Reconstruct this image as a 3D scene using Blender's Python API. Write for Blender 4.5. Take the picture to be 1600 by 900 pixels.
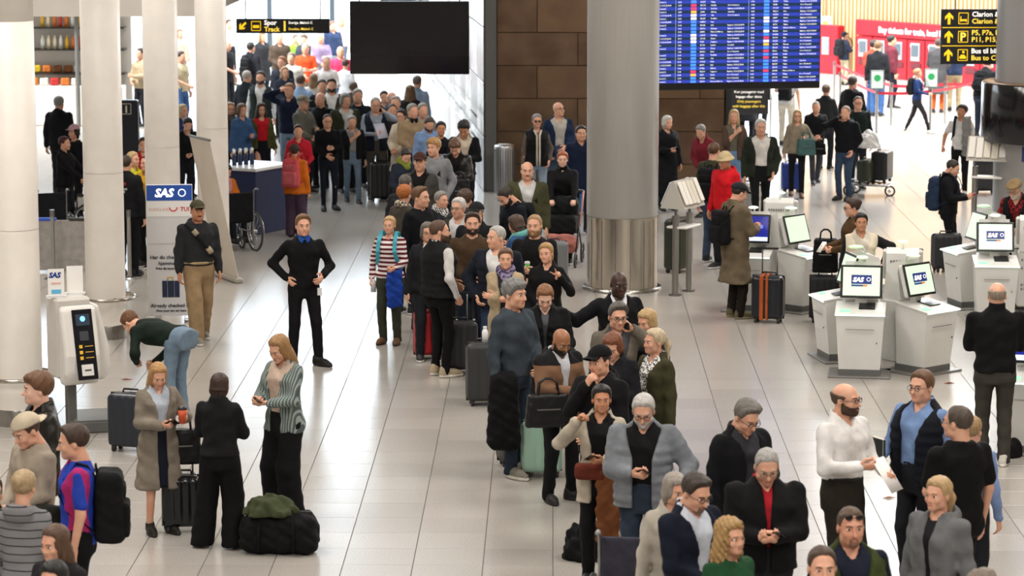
import bpy, math, random
import numpy as np
from mathutils import Vector, Matrix

# ------------------------------------------------------------------ camera, world, light
for _o in list(bpy.data.objects): bpy.data.objects.remove(_o)
SC = bpy.context.scene
COL = SC.collection
F_PX = 4400.0; CAM_H = 5.95
PITCH = math.atan(665.0 / F_PX); YAW = math.atan(62.0 / F_PX)
cam_d = bpy.data.cameras.new('camera'); cam = bpy.data.objects.new('camera', cam_d); COL.objects.link(cam)
cam_d.sensor_width = 36.0; cam_d.lens = F_PX / 1600.0 * 36.0
cam_d.clip_start = 0.5; cam_d.clip_end = 600
cam.location = (0, 0, CAM_H); cam.rotation_euler = (math.pi / 2 - PITCH, 0, YAW)
cam_d.dof.use_dof = True; cam_d.dof.focus_distance = 30.0; cam_d.dof.aperture_fstop = 3.2
SC.camera = cam
SC.view_settings.view_transform = 'Standard'; SC.view_settings.look = 'None'
SC.view_settings.gamma = 1.0; SC.view_settings.use_curve_mapping = False
SC.view_settings.exposure = 0.36

world = bpy.data.worlds.new('sky'); SC.world = world; world.use_nodes = True
bg = world.node_tree.nodes['Background']
bg.inputs['Color'].default_value = (0.86, 0.93, 1.0, 1); bg.inputs['Strength'].default_value = 5.6

sun_d = bpy.data.lights.new('sun', 'SUN'); sun_d.energy = 5.0; sun_d.angle = math.radians(3); sun_d.color = (1.0, 0.95, 0.88)
sun = bpy.data.objects.new('sun', sun_d); COL.objects.link(sun)
sun.rotation_euler = (math.radians(22), math.radians(-34), 0)

def area_lamp(name, x, y, z, sx, sy, power, color=(1, 0.97, 0.93)):
    d = bpy.data.lights.new(name, 'AREA'); d.shape = 'RECTANGLE'; d.size = sx; d.size_y = sy; d.energy = power; d.color = color
    o = bpy.data.objects.new(name, d); COL.objects.link(o); o.location = (x, y, z); return o
for _x in (-7.0, 7.0):
    for _y in (-3, 10, 24, 38):  # rearmost row is unseen fill, added to brighten the left columns
        area_lamp('ceiling_fill_lamp', _x, _y, 12.7, 3.0, 8.0, 950, (1, .94, .87))
area_lamp('ceiling_fill_lamp', 12.0, 60, 12.7, 8.0, 8.0, 3000)

# ------------------------------------------------------------------ camera geometry helpers (1600 x 900 frame)
_cp, _sp, _cy, _sy = math.cos(PITCH), math.sin(PITCH), math.cos(YAW), math.sin(YAW)
FWD = Vector((-_sy * _cp, _cy * _cp, -_sp)); RGT = Vector((_cy, _sy, 0)); UPV = RGT.cross(FWD)
def ray(px, py): return FWD * F_PX + RGT * (px - 800.0) + UPV * (450.0 - py)
def at(px, py, z=0.0):
    r = ray(px, py); k = (z - CAM_H) / r.z; return Vector((r.x * k, r.y * k, z))
def at_y(px, py, Y):
    r = ray(px, py); k = Y / r.y; return Vector((r.x * k, Y, CAM_H + r.z * k))

# ------------------------------------------------------------------ materials
def lin(c):
    if isinstance(c, str):
        c = c.lstrip('#'); c = tuple(int(c[i:i + 2], 16) / 255.0 for i in (0, 2, 4))
    return tuple((v / 12.92 if v <= 0.04045 else ((v + 0.055) / 1.055) ** 2.4) for v in c[:3]) + (1.0,)
MATS = {}
def mat(color, rough=0.6, metal=0.0, kind='plain', emit=0.0, name=None, **kw):
    key = (str(color), rough, metal, kind, emit, tuple(sorted(kw.items())))
    if key in MATS: return MATS[key]
    m = bpy.data.materials.new(name or (kind + '_' + str(color).lstrip('#'))); m.use_nodes = True
    nt = m.node_tree; N = nt.nodes; L = nt.links; b = N['Principled BSDF']
    b.inputs['Base Color'].default_value = lin(color); b.inputs['Roughness'].default_value = rough; b.inputs['Metallic'].default_value = metal
    if emit:
        b.inputs['Emission Color'].default_value = lin(color); b.inputs['Emission Strength'].default_value = emit
    tc = N.new('ShaderNodeTexCoord')
    def noise(scale, detail=2.0, vec=None):
        n = N.new('ShaderNodeTexNoise'); n.inputs['Scale'].default_value = scale; n.inputs['Detail'].default_value = detail
        L.new(vec or tc.outputs['Object'], n.inputs['Vector']); return n
    def mixcol(fac, c1, c2):
        x = N.new('ShaderNodeMix'); x.data_type = 'RGBA'
        L.new(fac, x.inputs[0])
        for c, i in ((c1, 6), (c2, 7)):
            if isinstance(c, (tuple, list)): x.inputs[i].default_value = c
            else: L.new(c, x.inputs[i])
        L.new(x.outputs[2], b.inputs['Base Color']); return x.outputs[2]
    def bump(src, s, d):
        bp = N.new('ShaderNodeBump'); bp.inputs['Strength'].default_value = s; bp.inputs['Distance'].default_value = d
        L.new(src, bp.inputs['Height']); L.new(bp.outputs[0], b.inputs['Normal'])
    def ramp(src, a, c):
        r = N.new('ShaderNodeMapRange'); r.inputs[1].default_value = a; r.inputs[2].default_value = c; L.new(src, r.inputs[0]); return r.outputs[0]
    base = lin(color)
    if kind == 'sleeves':
        sx = N.new('ShaderNodeSeparateXYZ'); L.new(tc.outputs['Object'], sx.inputs[0]); ab = N.new('ShaderNodeMath'); ab.operation = 'ABSOLUTE'; L.new(sx.outputs[0], ab.inputs[0])
        g = N.new('ShaderNodeMath'); g.operation = 'GREATER_THAN'; g.inputs[1].default_value = kw['t']; L.new(ab.outputs[0], g.inputs[0]); mixcol(g.outputs[0], base, lin(kw['c2']))
    if kind in ('cloth', 'stripes', 'blotch', 'check', 'sleeves', 'leather'): b.inputs['Specular IOR Level'].default_value = .2 if kind != 'leather' else .4
    if kind == 'cloth':
        n = noise(9.0, 3.0); dk = tuple(v * 0.72 for v in base[:3]) + (1,)
        mixcol(ramp(n.outputs[0], 0.3, 0.7), dk, base)
        n2 = noise(28.0, 3.0); bump(n2.outputs[0], 0.35, 0.012)
    elif kind == 'leather':
        n = noise(12.0, 3.0); dk = tuple(v * 0.65 for v in base[:3]) + (1,)
        mixcol(n.outputs[0], dk, base); n2 = noise(22.0, 4.0); bump(n2.outputs[0], 0.5, 0.012)
    elif kind == 'hair':
        mp = N.new('ShaderNodeMapping'); mp.inputs['Scale'].default_value = (70, 70, 9); L.new(tc.outputs['Object'], mp.inputs[0])
        n = noise(1.0, 2.0, mp.outputs[0]); dk = tuple(v * 0.58 for v in base[:3]) + (1,)
        mixcol(ramp(n.outputs[0], 0.25, 0.7), dk, base); bump(n.outputs[0], 0.5, 0.008)
    elif kind == 'skin':
        n = noise(14.0, 2.0); rd = (min(1, base[0] * 0.98), base[1] * 0.82, base[2] * 0.78, 1)
        mixcol(ramp(n.outputs[0], 0.35, 0.75), base, rd)
        b.inputs['Subsurface Weight'].default_value = 0.0
    elif kind == 'stripes':
        # horizontal stripes along local z (or x): flat print on the cloth
        sx = N.new('ShaderNodeSeparateXYZ'); L.new(tc.outputs['Object'], sx.inputs[0])
        w = N.new('ShaderNodeMath'); w.operation = 'FRACT'; ml = N.new('ShaderNodeMath'); ml.operation = 'MULTIPLY'
        ml.inputs[1].default_value = kw.get('freq', 16.0); L.new(sx.outputs[kw.get('axis', 2)], ml.inputs[0]); L.new(ml.outputs[0], w.inputs[0])
        g = N.new('ShaderNodeMath'); g.operation = 'GREATER_THAN'; g.inputs[1].default_value = kw.get('duty', 0.5); L.new(w.outputs[0], g.inputs[0])
        mixcol(g.outputs[0], base, lin(kw['c2'])); n2 = noise(28.0, 3.0); bump(n2.outputs[0], 0.3, 0.01)
    elif kind == 'check':
        ck = N.new('ShaderNodeTexChecker'); ck.inputs['Scale'].default_value = kw.get('freq', 30.0)
        ck.inputs['Color1'].default_value = base; ck.inputs['Color2'].default_value = lin(kw['c2'])
        L.new(tc.outputs['Object'], ck.inputs[0]); L.new(ck.outputs[0], b.inputs['Base Color'])
    elif kind == 'blotch':
        n = noise(kw.get('freq', 7.0), 2.0); mixcol(ramp(n.outputs[0], 0.45, 0.55), base, lin(kw['c2']))
    elif kind == 'brushed':
        mp = N.new('ShaderNodeMapping'); mp.inputs['Scale'].default_value = kw.get('sc', (60, 60, 1.2)); L.new(tc.outputs['Object'], mp.inputs[0])
        n = noise(1.0, 3.0, mp.outputs[0]); r = ramp(n.outputs[0], 0.0, 1.0)
        a = N.new('ShaderNodeMapRange'); a.inputs[3].default_value = rough * 0.75; a.inputs[4].default_value = rough * 1.3
        L.new(n.outputs[0], a.inputs[0]); L.new(a.outputs[0], b.inputs['Roughness'])
        mixcol(r, tuple(v * 0.85 for v in base[:3]) + (1,), base)
    elif kind == 'patina':
        n = noise(1.7, 5.0); mixcol(ramp(n.outputs[0], 0.3, 0.72), base, lin(kw['c2']))
        n2 = noise(0.9, 3.0); a = N.new('ShaderNodeMapRange'); a.inputs[3].default_value = rough * 0.7; a.inputs[4].default_value = rough * 1.5
        L.new(n2.outputs[0], a.inputs[0]); L.new(a.outputs[0], b.inputs['Roughness']); bump(n2.outputs[0], 0.15, 0.03)
    elif kind == 'terrazzo':
        n = noise(55.0, 4.0); n3 = noise(0.35, 2.0)
        c1 = mixcol(ramp(n.outputs[0], 0.3, 0.7), tuple(v * 0.80 for v in base[:3]) + (1,), base)
        x = N.new('ShaderNodeMix'); x.data_type = 'RGBA'; x.blend_type = 'MULTIPLY'; x.inputs[0].default_value = 1
        oi = N.new('ShaderNodeObjectInfo'); a = N.new('ShaderNodeMapRange'); a.inputs[3].default_value = 0.9; a.inputs[4].default_value = 1.0
        L.new(oi.outputs['Random'], a.inputs[0]); L.new(c1, x.inputs[6]); L.new(a.outputs[0], x.inputs[7]); L.new(x.outputs[2], b.inputs['Base Color'])
        a2 = N.new('ShaderNodeMapRange'); a2.inputs[3].default_value = rough * 0.8; a2.inputs[4].default_value = rough * 1.35
        L.new(n3.outputs[0], a2.inputs[0]); L.new(a2.outputs[0], b.inputs['Roughness'])
    elif kind == 'wood':
        mp = N.new('ShaderNodeMapping'); mp.inputs['Scale'].default_value = (12, 12, 0.8); L.new(tc.outputs['Object'], mp.inputs[0])
        n = noise(1.0, 4.0, mp.outputs[0]); mixcol(n.outputs[0], tuple(v * 0.7 for v in base[:3]) + (1,), base)
    elif kind == 'wear':
        n = noise(3.0, 4.0); mixcol(ramp(n.outputs[0], 0.3, 0.75), tuple(v * 0.9 for v in base[:3]) + (1,), base)
    elif kind == 'glass':
        N.remove(b); tr = N.new('ShaderNodeBsdfTransparent'); tr.inputs[0].default_value = base
        gl = N.new('ShaderNodeBsdfGlossy'); gl.inputs['Roughness'].default_value = 0.02
        fr = N.new('ShaderNodeFresnel'); fr.inputs[0].default_value = 1.3; mx = N.new('ShaderNodeMixShader')
        L.new(fr.outputs[0], mx.inputs[0]); L.new(tr.outputs[0], mx.inputs[1]); L.new(gl.outputs[0], mx.inputs[2])
        L.new(mx.outputs[0], N['Material Output'].inputs[0])
    MATS[key] = m
    return m
def cloth(c): return mat(c, 0.85, kind='cloth')
def plastic(c, r=0.35): return mat(c, r)
def steel(c='#b9b9b7', r=0.3): return mat(c, r, 1.0, 'brushed')

# ------------------------------------------------------------------ mesh plumbing
def np_mesh(name, V, Q, mats, mi=None, smooth=True):
    """V (n,3), Q (m,4) quads"""
    me = bpy.data.meshes.new(name); n = len(V); m = len(Q)
    me.vertices.add(n); me.vertices.foreach_set('co', np.asarray(V, np.float32).ravel())
    me.loops.add(m * 4); me.loops.foreach_set('vertex_index', np.asarray(Q, np.int32).ravel())
    me.polygons.add(m); me.polygons.foreach_set('loop_start', np.arange(0, m * 4, 4, dtype=np.int32))
    me.polygons.foreach_set('use_smooth', np.full(m, smooth, dtype=bool))
    if mi is not None: me.polygons.foreach_set('material_index', np.asarray(mi, np.int32))
    for x in mats: me.materials.append(x)
    me.update(calc_edges=True)
    return me
def link(name, data, parent=None, loc=None, rz=0.0):
    o = bpy.data.objects.new(name, data); COL.objects.link(o)
    if parent is not None: o.parent = parent
    if loc is not None: o.location = loc
    if rz: o.rotation_euler = (0, 0, rz)
    return o
def tag(o, label=None, cat=None, group=None, kind=None):
    if label: o['label'] = label
    if cat: o['category'] = cat
    if group: o['group'] = group
    if kind: o['kind'] = kind
    return o
def thing(name, label, cat, loc=(0, 0, 0), rz=0.0, group=None, rot=None):
    o = link(name, None, None, loc, rz)
    if rot: o.rotation_euler = rot
    return tag(o, label, cat, group)
def copy_tree(o, parent=None, label=None):
    c = o.copy(); COL.objects.link(c); c.parent = parent
    if label: c['label'] = label
    for ch in o.children: copy_tree(ch, c)
    return c

class MB:
    """collects hard-surface shapes and builds ONE mesh object"""
    def __init__(s): s.v = []; s.f = []; s.m = []; s.M = None; s.cm = 0; s.sm = []
    def at(s, loc=(0, 0, 0), rot=(0, 0, 0)):
        s.M = Matrix.Translation(loc) @ Matrix.Rotation(rot[2], 4, 'Z') @ Matrix.Rotation(rot[1], 4, 'Y') @ Matrix.Rotation(rot[0], 4, 'X'); return s
    def mat(s, i): s.cm = i; return s
    def add(s, vs, fs, smooth=False):
        b = len(s.v)
        s.v += [tuple(s.M @ Vector(p)) if s.M else tuple(p) for p in vs]
        for f in fs: s.f.append(tuple(b + i for i in f)); s.m.append(s.cm); s.sm.append(smooth)
        return s
    def box(s, c, d, ch=0.0):
        x, y, z = c; a, b, e = d[0] / 2, d[1] / 2, d[2] / 2
        if ch <= 0:
            vs = [(x + i * a, y + j * b, z + k * e) for i in (-1, 1) for j in (-1, 1) for k in (-1, 1)]
            return s.add(vs, [(0, 1, 3, 2), (4, 6, 7, 5), (0, 4, 5, 1), (2, 3, 7, 6), (0, 2, 6, 4), (1, 5, 7, 3)])
        ch = min(ch, a * .99, b * .99, e * .99); vs = []; ix = {}
        for i in (-1, 1):
            for j in (-1, 1):
                for k in (-1, 1):
                    for ax in range(3):
                        p = [i * (a - ch), j * (b - ch), k * (e - ch)]; p[ax] = (i, j, k)[ax] * (a, b, e)[ax]
                        ix[(i, j, k, ax)] = len(vs); vs.append((x + p[0], y + p[1], z + p[2]))
        fs = []
        for ax in range(3):
            o1, o2 = (ax + 1) % 3, (ax + 2) % 3
            for sg in (-1, 1):
                q = []
                for (p1, p2) in ((-1, -1), (1, -1), (1, 1), (-1, 1)):
                    t = [0, 0, 0]; t[ax] = sg; t[o1] = p1; t[o2] = p2; q.append(ix[(t[0], t[1], t[2], ax)])
                fs.append(tuple(q if sg > 0 else q[::-1]))
            for p1 in (-1, 1):
                for p2 in (-1, 1):
                    t0 = [0, 0, 0]; t0[ax] = -1; t0[o1] = p1; t0[o2] = p2; t1 = list(t0); t1[ax] = 1
                    q = [ix[(*t0, o1)], ix[(*t1, o1)], ix[(*t1, o2)], ix[(*t0, o2)]]
                    fs.append(tuple(q if p1 * p2 < 0 else q[::-1]))
        for i in (-1, 1):
            for j in (-1, 1):
                for k in (-1, 1):
                    q = [ix[(i, j, k, 0)], ix[(i, j, k, 1)], ix[(i, j, k, 2)]]
                    fs.append(tuple(q if i * j * k > 0 else q[::-1]))
        return s.add(vs, fs)
    def cyl(s, a, b, r, r2=None, n=16, caps=True, smooth=True):
        a = Vector(a); b = Vector(b); r2 = r if r2 is None else r2
        d = (b - a).normalized(); u = d.orthogonal().normalized(); w = d.cross(u)
        vs = []; fs = []
        for i in range(n):
            t = 2 * math.pi * i / n; e = u * math.cos(t) + w * math.sin(t); vs += [a + e * r, b + e * r2]
        for i in range(n):
            j = (i + 1) % n; fs.append((2 * i, 2 * j, 2 * j + 1, 2 * i + 1))
        s.add(vs, fs, smooth)
        if caps: s.add([vs[2 * i] for i in range(n)], [tuple(range(n))[::-1]]); s.add([vs[2 * i + 1] for i in range(n)], [tuple(range(n))])
        return s
    def tube(s, pts, r, n=8, closed=False):
        pts = [Vector(p) for p in pts]; m = len(pts); vs = []; fs = []; u = None
        for i, p in enumerate(pts):
            if closed: d = (pts[(i + 1) % m] - pts[i - 1])
            else: d = pts[min(i + 1, m - 1)] - pts[max(i - 1, 0)]
            d.normalize()
            if u is None: u = d.orthogonal().normalized()
            u = (u - d * u.dot(d)).normalized(); w = d.cross(u)
            rr = r[i] if isinstance(r, (list, tuple)) else r
            for k in range(n):
                t = 2 * math.pi * k / n; vs.append(p + (u * math.cos(t) + w * math.sin(t)) * rr)
        for i in range(m if closed else m - 1):
            for k in range(n):
                a = i * n + k; b_ = i * n + (k + 1) % n; c = ((i + 1) % m) * n + (k + 1) % n; d_ = ((i + 1) % m) * n + k
                fs.append((a, b_, c, d_))
        if not closed: fs.append(tuple(range(n))[::-1]); fs.append(tuple((m - 1) * n + k for k in range(n)))
        return s.add(vs, fs, True)
    def ring(s, c, R, r, axis='z', n=28, k=6):
        c = Vector(c); P = []
        for i in range(n):
            t = 2 * math.pi * i / n; a, b = R * math.cos(t), R * math.sin(t)
            P.append(c + Vector({'z': (a, b, 0), 'x': (0, a, b), 'y': (a, 0, b)}[axis]))
        return s.tube(P, r, k, True)
    def lathe(s, prof, c=(0, 0, 0), n=32, smooth=True):
        vs = []; fs = []; m = len(prof)
        for i in range(n):
            t = 2 * math.pi * i / n
            for (r, z) in prof: vs.append((c[0] + r * math.cos(t), c[1] + r * math.sin(t), c[2] + z))
        for i in range(n):
            j = (i + 1) % n
            for k in range(m - 1): fs.append((i * m + k, j * m + k, j * m + k + 1, i * m + k + 1))
        return s.add(vs, fs, smooth)
    def prism(s, outline, axis, a, b):
        """outline list of 2D pts, extruded along axis from a to b (axis x: pts are y,z; y: x,z; z: x,y)"""
        n = len(outline); f = {'x': lambda p, t: (t, p[0], p[1]), 'y': lambda p, t: (p[0], t, p[1]), 'z': lambda p, t: (p[0], p[1], t)}[axis]
        vs = [f(p, a) for p in outline] + [f(p, b) for p in outline]
        fs = [(i, (i + 1) % n, n + (i + 1) % n, n + i) for i in range(n)] + [tuple(range(n))[::-1], tuple(range(n, 2 * n))]
        return s.add(vs, fs)
    def ball(s, c, r, n=10, m=7):
        if not isinstance(r, (tuple, list)): r = (r, r, r)
        vs = []; fs = []
        for j in range(m + 1):
            ph = math.pi * j / m - math.pi / 2
            for i in range(n):
                t = 2 * math.pi * i / n; vs.append((c[0] + r[0] * math.cos(ph) * math.cos(t), c[1] + r[1] * math.cos(ph) * math.sin(t), c[2] + r[2] * math.sin(ph)))
        for j in range(m):
            for i in range(n): fs.append((j * n + i, j * n + (i + 1) % n, (j + 1) * n + (i + 1) % n, (j + 1) * n + i))
        return s.add(vs, fs, True)
    def quad(s, a, b, c, d): return s.add([a, b, c, d], [(0, 1, 2, 3)])
    def mesh(s, name, mats):
        me = bpy.data.meshes.new(name); me.from_pydata(s.v, [], s.f)
        for x in (mats if isinstance(mats, (list, tuple)) else [mats]): me.materials.append(x)
        me.polygons.foreach_set('material_index', np.asarray(s.m, np.int32)); me.polygons.foreach_set('use_smooth', np.asarray(s.sm, bool))
        me.update(); return me
    def build(s, name, mats, parent=None, loc=None, rz=0.0): return link(name, s.mesh(name, mats), parent, loc, rz)

TEXTS = []
def text(name, body, size, m, parent, loc, rot=(math.pi / 2, 0, 0), align='LEFT', bold=0.0, shear=0.0, sp=1.0, sx=1.0):
    c = bpy.data.curves.new(name, 'FONT'); c.body = body; c.size = size; c.align_x = align; c.extrude = 0.0 if name == 'flight_text' else 0.0008; c.offset = bold; c.shear = shear
    c.space_line = sp; c.resolution_u = 1 if name == 'flight_text' else 2
    o = bpy.data.objects.new(name, c); COL.objects.link(o); TEXTS.append((o, name, m, parent, loc, rot, sx)); return o
def flush_texts():
    bpy.context.view_layer.update(); dg = bpy.context.evaluated_depsgraph_get()
    res = [bpy.data.meshes.new_from_object(t[0].evaluated_get(dg)) for t in TEXTS]
    for me, (o, name, m, parent, loc, rot, sx) in zip(res, TEXTS):
        bpy.data.objects.remove(o); me.materials.clear(); me.materials.append(m)
        n = link(name, me, parent, loc); n.rotation_euler = rot; n.scale = (sx, 1, 1)
        if name == 'flight_text': n['kind'] = 'stuff'
    TEXTS.clear()
# ------------------------------------------------------------------ implicit surfaces (rounded cones, ellipsoids, smooth unions) -> quad meshes
f32 = np.float32
def grid(lo, hi, h):
    ax = [np.arange(lo[i] - 2 * h, hi[i] + 2.5 * h, h, dtype=f32) for i in range(3)]
    return np.meshgrid(*ax, indexing='ij'), np.array([a[0] for a in ax]), h
def cone(P, a, b, ra, rb, sq=None):
    ax, ay, az = (float(v) for v in a); bx, by, bz = (float(v) - w for v, w in zip(b, (ax, ay, az)))
    L = bx * bx + by * by + bz * bz + 1e-9
    dx = P[0] - f32(ax); dy = P[1] - f32(ay); dz = P[2] - f32(az)
    t = np.clip((dx * f32(bx) + dy * f32(by) + dz * f32(bz)) * f32(1 / L), 0, 1)
    dx = dx - t * f32(bx); dy = dy - t * f32(by); dz = dz - t * f32(bz)
    if sq is not None: dx = dx * f32(sq[0]); dy = dy * f32(sq[1]); dz = dz * f32(sq[2])
    return np.sqrt(dx * dx + dy * dy + dz * dz) - (f32(ra) + t * f32(rb - ra))
def ell(P, c, r):
    q = np.sqrt(((P[0] - f32(c[0])) / f32(r[0])) ** 2 + ((P[1] - f32(c[1])) / f32(r[1])) ** 2 + ((P[2] - f32(c[2])) / f32(r[2])) ** 2)
    return (q - 1) * f32(min(r))
def cone_t(P, a, b, c):
    u = (b - a) / np.linalg.norm(b - a); w_ = (c - b) / np.linalg.norm(c - b); L = np.linalg.norm(b - a)
    t1 = sum((P[i] - f32(a[i])) * f32(u[i]) for i in range(3)); t2 = sum((P[i] - f32(b[i])) * f32(w_[i]) for i in range(3))
    return np.where(t2 > 0, t2 + f32(L), np.minimum(t1, f32(L)))
def smin(a, b, k):
    h = np.clip(0.5 + 0.5 * (b - a) / f32(k), 0, 1); return b + (a - b) * h - f32(k) * h * (1 - h)
def smax(a, b, k): return -smin(-a, -b, k)
_E = [(0, 1), (2, 3), (4, 5), (6, 7), (0, 2), (1, 3), (4, 6), (5, 7), (0, 4), (1, 5), (2, 6), (3, 7)]
_C = np.array([(i, j, k) for i in (0, 1) for j in (0, 1) for k in (0, 1)], f32)
def nets(F, org, h):
    """naive surface nets, vectorised"""
    s = F < 0
    cnt = (s[:-1, :-1, :-1].astype(np.int8) + s[:-1, :-1, 1:] + s[:-1, 1:, :-1] + s[:-1, 1:, 1:] + s[1:, :-1, :-1] + s[1:, :-1, 1:] + s[1:, 1:, :-1] + s[1:, 1:, 1:])
    act = (cnt > 0) & (cnt < 8); I, J, K = np.nonzero(act)
    ids = np.full(act.shape, -1, np.int32); ids[I, J, K] = np.arange(len(I), dtype=np.int32)
    c = [F[I + i, J + j, K + k] for i in (0, 1) for j in (0, 1) for k in (0, 1)]
    acc = np.zeros((len(I), 3), f32); n = np.zeros(len(I), f32)
    for a, b in _E:
        x = (c[a] < 0) != (c[b] < 0); t = np.where(x, c[a] / np.where(x, c[a] - c[b], 1), 0).astype(f32)
        acc += np.where(x[:, None], _C[a] + t[:, None] * (_C[b] - _C[a]), 0); n += x
    V = (acc / n[:, None] + np.stack([I, J, K], 1)) * h + org
    Q = []
    for ax in range(3):
        s0 = s[tuple(slice(0, -1) if q == ax else slice(None) for q in range(3))]; s1 = s[tuple(slice(1, None) if q == ax else slice(None) for q in range(3))]
        e = np.nonzero(s0 != s1); e = [np.array(q) for q in e]; o1, o2 = (ax + 1) % 3, (ax + 2) % 3
        ok = (e[o1] > 0) & (e[o2] > 0) & (e[o1] < act.shape[o1]) & (e[o2] < act.shape[o2]); e = [q[ok] for q in e]
        fl = s0[tuple(e)]; q = []
        for d1, d2 in ((1, 1), (0, 1), (0, 0), (1, 0)):
            z = [v.copy() for v in e]; z[o1] -= d1; z[o2] -= d2; q.append(ids[tuple(z)])
        q = np.stack(q, 1); q[~fl] = q[~fl][:, ::-1]; Q.append(q)
    Q = np.concatenate(Q); Q = Q[(Q >= 0).all(1)]
    return V.astype(f32), Q

# ------------------------------------------------------------------ heads, hair, hats, hands, shoes (shared banks)
def d_head(P, fem=False, ears=True):
    w = 0.95 if fem else 1.0
    d = ell(P, (0, .012, .03), (.077, .099, .087))
    d = smin(d, ell(P, (0, -.026, -.035), (.062 * w, .068, .078)), .03)
    d = smin(d, ell(P, (0, -.072, -.092), (.026 * w, .024, .022)), .03)                       # chin
    d = smin(d, cone(P, (-.045 * w, -.01, -.075), (.045 * w, -.01, -.075), .022 if not fem else .014, .022 if not fem else .014), .04)   # jaw corners
    d = smin(d, cone(P, (-.036, -.083, .021), (.036, -.083, .021), .011 if not fem else .008, .011 if not fem else .008), .018)          # brow
    for sx in (-1, 1):
        d = smax(d, -ell(P, (sx * .033, -.104, .000), (.019, .016, .012)), .012)               # eye sockets
        d = smin(d, ell(P, (sx * .045, -.066, -.032), (.018, .018, .02)), .02)                 # cheeks
        if ears: d = smin(d, ell(P, (sx * .080, .012, -.012), (.010, .018, .031)), .008)
    d = smin(d, cone(P, (0, -.092, .008), (0, -.116 if not fem else -.112, -.034), .007, .0125 if not fem else .0100), .008)               # nose
    d = smin(d, cone(P, (-.014, -.097, -.038), (.014, -.097, -.038), .008, .008), .008)
    d = smin(d, cone(P, (-.018, -.088, -.066), (.018, -.088, -.066), .0085, .0085), .008)      # lips
    return d
def d_headneck(P, fem):
    return smin(d_head(P, fem), cone(P, (0, .022, -.06), (0, .045, -.21), .052 if fem else .059, .055 if fem else .066), .025)
HEADS = {}
def head_mesh(fem, lod):
    k = (fem, lod)
    if k not in HEADS:
        h = (.0100, .0130, .0185)[lod]; P, o, h = grid((-.1, -.135, -.21), (.1, .125, .125), h)
        V, Q = nets(d_headneck(P, fem), o, h); mi = np.zeros(len(Q), np.int32)
        c = V[Q].mean(1)
        lips = (np.abs(c[:, 0]) < .023) & (np.abs(c[:, 2] + .066) < .0085) & (c[:, 1] < -.08); mi[lips] = 1
        if lod == 2:
            ey = (np.abs(np.abs(c[:, 0]) - .033) < .014) & (np.abs(c[:, 2] - .003) < .009) & (c[:, 1] < -.06); mi[ey] = 3
        else:
            mb = MB(); ms = []
            for sx in (-1, 1):
                mb.mat(2).ball((sx * .033, -.0800, .000), (.0130, .0125, .0085), 8, 6)
                mb.mat(3).ball((sx * .033, -.0880, .001), (.0078, .0058, .0074), 8, 6)
                mb.mat(4).tube([(sx * .014, -.0965, .020), (sx * .032, -.0955, .026), (sx * .052, -.080, .020)], [.004, .0045, .003] if not fem else [.0025, .003, .002], 5)
            vv = np.array(mb.v, f32); qq = np.array([f if len(f) == 4 else (f[0], f[1], f[2], f[-1]) for f in mb.f], np.int32)
            Q = np.concatenate([Q, qq + len(V)]); mi = np.concatenate([mi, np.array(mb.m, np.int32)]); V = np.concatenate([V, vv])
        HEADS[k] = (V, Q, mi)
    return HEADS[k]
def wob(P, a, f, ph=0.0):
    return f32(a) * (np.sin(P[0] * f32(f) + P[2] * f32(f * .7) + f32(ph)) * np.sin(P[1] * f32(f * 1.1) - P[2] * f32(f * .5) + f32(ph * 2)))
def scalp(P, hl=.062, nape=-.07):
    y = P[1]; zl = np.interp(y, [-.12, -.085, -.055, -.03, .0, .045, .1], [hl + .012, hl + .006, hl - .012, .012, -.008, -.048, nape]).astype(f32)
    return P[2] - zl
HAIRS = {}
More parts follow.
